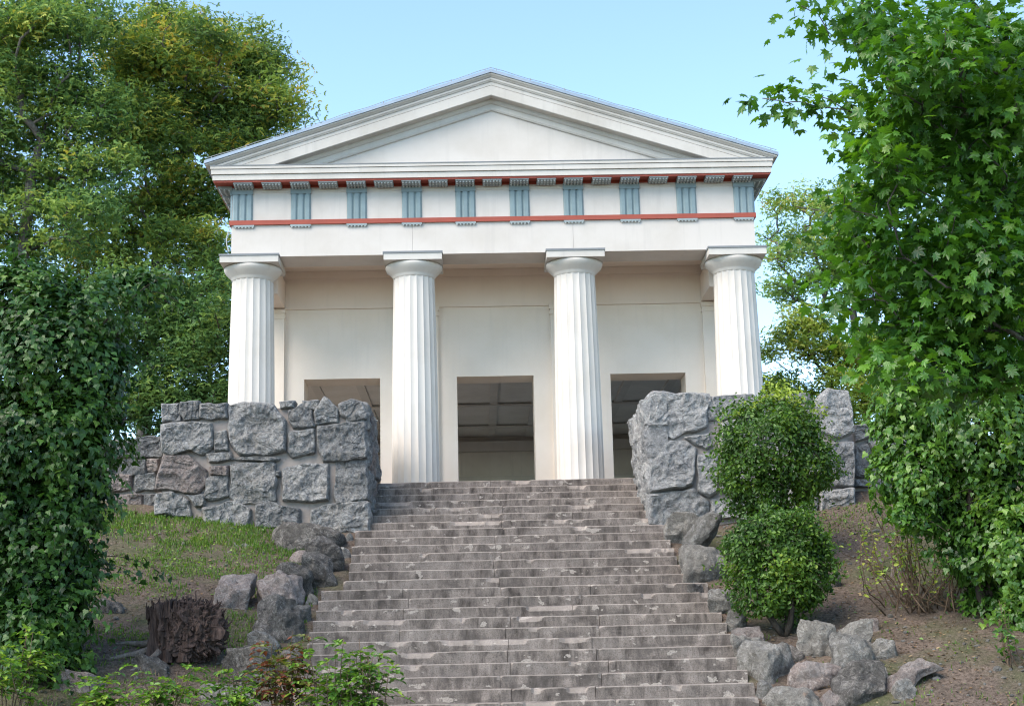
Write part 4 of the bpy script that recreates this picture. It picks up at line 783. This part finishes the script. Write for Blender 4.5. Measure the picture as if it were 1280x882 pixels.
# stump
def stump():
    base = (-3.86, -6.75, Hs(-3.86, -6.75) - .08); t = tag(empty('tree_stump', base), 'dark rotten tree stump with bristling splintered roots on the left slope', 'stump'); inv = Matrix.Translation(-t.location)
    rng = np.random.default_rng(6); K, RR = 96, 30; V = []
    for r in range(RR + 1):
        u = r / RR
        for k in range(K):
            g = 2 * PI * k / K; rad = .25 + .10 * (1 - u) ** 3 + .05 * math.sin(3 * g + 1) + .03 * math.sin(5 * g)
            V.append([rad * 1.05 * math.cos(g), rad * .9 * math.sin(g), u * .60])
    V = np.array(V); D = unit(V * [1, 1, 0]); g = np.arctan2(V[:, 1], V[:, 0])
    rid = np.abs(fbm(np.stack([np.cos(g) * 3.2, np.sin(g) * 3.2, V[:, 2] * 1.2], -1), 4, 3)); V += D * ((.3 - rid) * .22)[:, None]
    hole = np.exp(-((g + 1.35) / .28) ** 2 - ((V[:, 2] - .38) / .22) ** 2); V -= D * (hole * .16)[:, None]
    V[:, 2] *= 1 + .30 * fbm(np.stack([np.cos(g) * 4, np.sin(g) * 4, 0 * g], -1), 3, 8) * (V[:, 2] / .60) ** 2
    F = [(i * K + k, i * K + (k + 1) % K, (i + 1) * K + (k + 1) % K, (i + 1) * K + k) for i in range(RR) for k in range(K)] + [tuple(range(RR * K, RR * K + K))]
    o = npmesh('bole', V + np.array(base), F, M['rot'], t); o.matrix_parent_inverse = inv
    b = MB(); cen = np.array(base) + [.20, .0, .35]
    Vr = np.sign(IV) * np.abs(IV) ** .72 * np.array([.36, .28, .33]); ca = fbm(Vr * 9 * [1, 1, .5], 4, 13); Vr = Vr * (1 + .34 * np.abs(ca) - .12 + .12 * fbm(Vr * [22, 22, 7], 3, 15))[:, None] + IV * (fbm(Vr * 30, 2, 14) * .03)[:, None]
    o = npmesh('root_plate', Vr + cen, IF, M['rot'], t); o.matrix_parent_inverse = inv
    for k in range(420):
        d = unit(rng.normal(size=3)); d[1] = -abs(d[1]) * .9
        p0 = cen + d * np.array([.38, .29, .35]); dd = unit(d * .7 + np.array([.30, -.05, .5]) + rng.normal(size=3) * .7); L = rng.uniform(.03, .13) * (1.3 if d[0] > .5 else .9)
        b.tube([p0 - dd * .03, p0 + dd * L * .5 + rng.normal(size=3) * .012, p0 + dd * L + rng.normal(size=3) * .02], [rng.uniform(.018, .036), rng.uniform(.012, .022), .006], 5)
    for k in range(90):
        g = rng.uniform(0, 2 * PI); p0 = np.array(base) + [math.cos(g) * .29 - .02, math.sin(g) * .25, .52]; b.tube([p0, p0 + [rng.normal() * .03, rng.normal() * .03, rng.uniform(.06, .22)]], [.024, .004], 5)
    o = b.build('splinters', M['rot'], t); o.matrix_parent_inverse = inv
    b = MB()
    for gx_, gy_, L in ((-.9, -.5, .55), (-.6, -.9, .4), (-1, .1, .5)):
        u = np.linspace(0, 1, 8)[:, None]; p = np.array(base) + np.array([gx_, gy_, 0]) * (.22 + L * u); p[:, 2] = H(p[:, 0], p[:, 1]) + .12 * (1 - u[:, 0]) ** 2; b.tube(p, np.linspace(.05, .015, 8), 8)
    o = b.build('root', M['rotl'], t, True); o.matrix_parent_inverse = inv
stump()
# ---------------------------------------------------------------- ground cover
rg_ = np.random.default_rng(12)
def scatter(n, fn, x0=-7., x1=7.4, y0=-9.2, y1=-1.9):
    x = rg_.uniform(x0, x1, n); y = rg_.uniform(y0, y1, n); w = fn(x, y); k = (rg_.random(n) < w) & (np.abs(x - SX) > 2.66); return x[k], y[k]
def sm(a, lo, hi): return np.clip((a - lo) / (hi - lo), 0, 1)
def dens(x, y):
    nz = fbm(np.stack([x * 1.5, y * 2.2, 0 * x], -1), 3, 17); nf = fbm(np.stack([x * 6, y * 6, 0 * x], -1), 2, 27)
    top = sm(y, -3.35, -2.5) * sm(-x, 2.0, 2.8)
    left = (x < 0) * sm(y, -8.8, -5.5) * sm(nz + nf * .5, -.35, .3) * .62
    topr = (x > 4.3) * sm(y, -3.5, -2.6) * .30
    right = (x > 0) * sm(nz + nf * .6, .45, .95) * .16
    return np.clip(np.maximum(top, topr) * sm(nf, -.8, .2) + left + right, 0, 1)
x, y = scatter(190000, dens); n = len(x); z = H(x, y)
hgt = rg_.uniform(.02, .07, n) * (1 + .35 * (y > -3.2) * (x < 0)); la = rg_.uniform(0, 2 * PI, n); le = rg_.uniform(.1, .8, n); wd = rg_.uniform(.005, .009, n)
p0 = np.stack([x, y, z - .01], -1); dx_ = np.stack([np.cos(la + 1.57), np.sin(la + 1.57), 0 * x], -1) * wd[:, None]; tp = p0 + np.stack([np.cos(la) * le * hgt, np.sin(la) * le * hgt, hgt], -1); md = p0 + (tp - p0) * .55 + np.stack([0 * x, 0 * x, hgt * .12], -1)
V = np.stack([p0 - dx_, p0 + dx_, md + dx_ * .7, tp, md - dx_ * .7], 1).reshape(-1, 3); Fg = np.arange(n)[:, None] * 5 + np.arange(5)[None]
tag(npmesh('grass', V, Fg, M['grass'], None, False, None, rg_.random(n)), 'thin grass growing on the slopes below the walls', 'grass', kind='stuff')
x, y = scatter(26000, lambda x, y: .6 * dens(x, y) + .03); n = len(x); P = np.stack([x, y, H(x, y) + rg_.uniform(.005, .05, n)], -1)
tag(leaves('ground_cover', P, rg_.normal(size=P.shape) * .35 + [0, -.1, 1], rg_.normal(size=P.shape) * [1, 1, .1], rg_.uniform(.025, .06, n), TM_OV, M['l_weed'], None, rg_), 'small weeds and clover in the turf', 'ground cover', kind='stuff')
x, y = scatter(34000, lambda x, y: .22 + .3 * (x > 0) * sm(fbm(np.stack([x, y, 0 * x], -1), 2, 77), -.3, .6)); n = len(x); P = np.stack([x, y, H(x, y) + rg_.uniform(.003, .018, n)], -1)
tag(leaves('leaf_litter', P, rg_.normal(size=P.shape) * .35 + [0, 0, 1], rg_.normal(size=P.shape) * [1, 1, .1], rg_.uniform(.02, .055, n), TM_OV, M['litter'], None, rg_), 'dry fallen leaves and bits of bark on the soil', 'leaf litter', kind='stuff')
x, y = scatter(5200, lambda x, y: .25 + .3 * (x > 0)); n = len(x); IVs, IFs = ico(2); sc_ = rg_.uniform(.008, .028, n) * (1 + 1.2 * (rg_.random(n) < .06)); P = np.stack([x, y, H(x, y)], -1)
V = (P[:, None] + IVs[None] * sc_[:, None, None] * rg_.uniform(.6, 1.3, (n, 1, 3)) * [1, 1, .7]); F = (IFs[None] + (np.arange(n) * len(IVs))[:, None, None]).reshape(-1, 3)
tag(npmesh('pebbles', V.reshape(-1, 3), F, M['granl'], None, False), 'small pebbles strewn over the slopes', 'pebbles', kind='stuff')
# ---------------------------------------------------------------- light, sky, camera
w = bpy.data.worlds.new('World'); sc.world = w; w.use_nodes = True; nt = w.node_tree; nt.nodes.clear()
EL, AZ = math.radians(48), math.radians(-128)   # azimuth measured from +Y towards +X
sky = nd(nt, 'TexSky'); sky.sky_type = 'NISHITA'; sky.sun_disc = False; sky.sun_elevation = EL; sky.sun_rotation = AZ; sky.air_density = .7; sky.dust_density = .0; sky.ozone_density = 1.2; sky.altitude = 100
bg = nd(nt, 'Background'); bg.inputs['Strength'].default_value = .15; wo_ = nd(nt, 'OutputWorld'); ln(nt, mix(nt, 1., sky.outputs[0], (.94, 1.05, 1.02), 'MULTIPLY'), bg.inputs[0]); ln(nt, bg.outputs[0], wo_.inputs[0])
sd = Vector((math.sin(AZ) * math.cos(EL), math.cos(AZ) * math.cos(EL), math.sin(EL)))
L = bpy.data.lights.new('sun', 'SUN'); L.energy = 2.1; L.angle = math.radians(55); L.color = (1, .95, .87)
lo = bpy.data.objects.new('sun', L); C.objects.link(lo); lo.rotation_euler = sd.to_track_quat('Z', 'Y').to_euler()
cx, cy, cz, yaw, pit, roll = -.21287, -25.31247, -3.27825, .0251234, .2117904, .0231117
Fv = Vector((math.sin(yaw) * math.cos(pit), math.cos(yaw) * math.cos(pit), math.sin(pit))); Rv = Vector((math.cos(yaw), -math.sin(yaw), 0)); Uv = Rv.cross(Fv)
Rr = Rv * math.cos(roll) - Uv * math.sin(roll); Ur = Rv * math.sin(roll) + Uv * math.cos(roll)
cam = bpy.data.cameras.new('camera'); cam.lens = 53.6186; cam.sensor_width = 36; cam.sensor_fit = 'HORIZONTAL'; cam.clip_start = .1; cam.clip_end = 4000
co = bpy.data.objects.new('camera', cam); C.objects.link(co); co.matrix_world = Matrix(((Rr.x, Ur.x, -Fv.x, cx), (Rr.y, Ur.y, -Fv.y, cy), (Rr.z, Ur.z, -Fv.z, cz), (0, 0, 0, 1)))
sc.camera = co
vs = sc.view_settings; vs.view_transform = 'Standard'; vs.look = 'None'; vs.gamma = 1; vs.use_curve_mapping = False; vs.exposure = 1.72; vs.use_white_balance = True; vs.white_balance_temperature = 7250; vs.white_balance_tint = 11.5
sc.cycles.use_denoising = True; sc.cycles.denoiser = 'OPENIMAGEDENOISE'; sc.cycles.denoising_input_passes = 'RGB_ALBEDO_NORMAL'
sc.cycles.filter_width = 1.15; sc.cycles.max_bounces = 7; sc.cycles.diffuse_bounces = 4; sc.cycles.transmission_bounces = 4; sc.cycles.glossy_bounces = 2
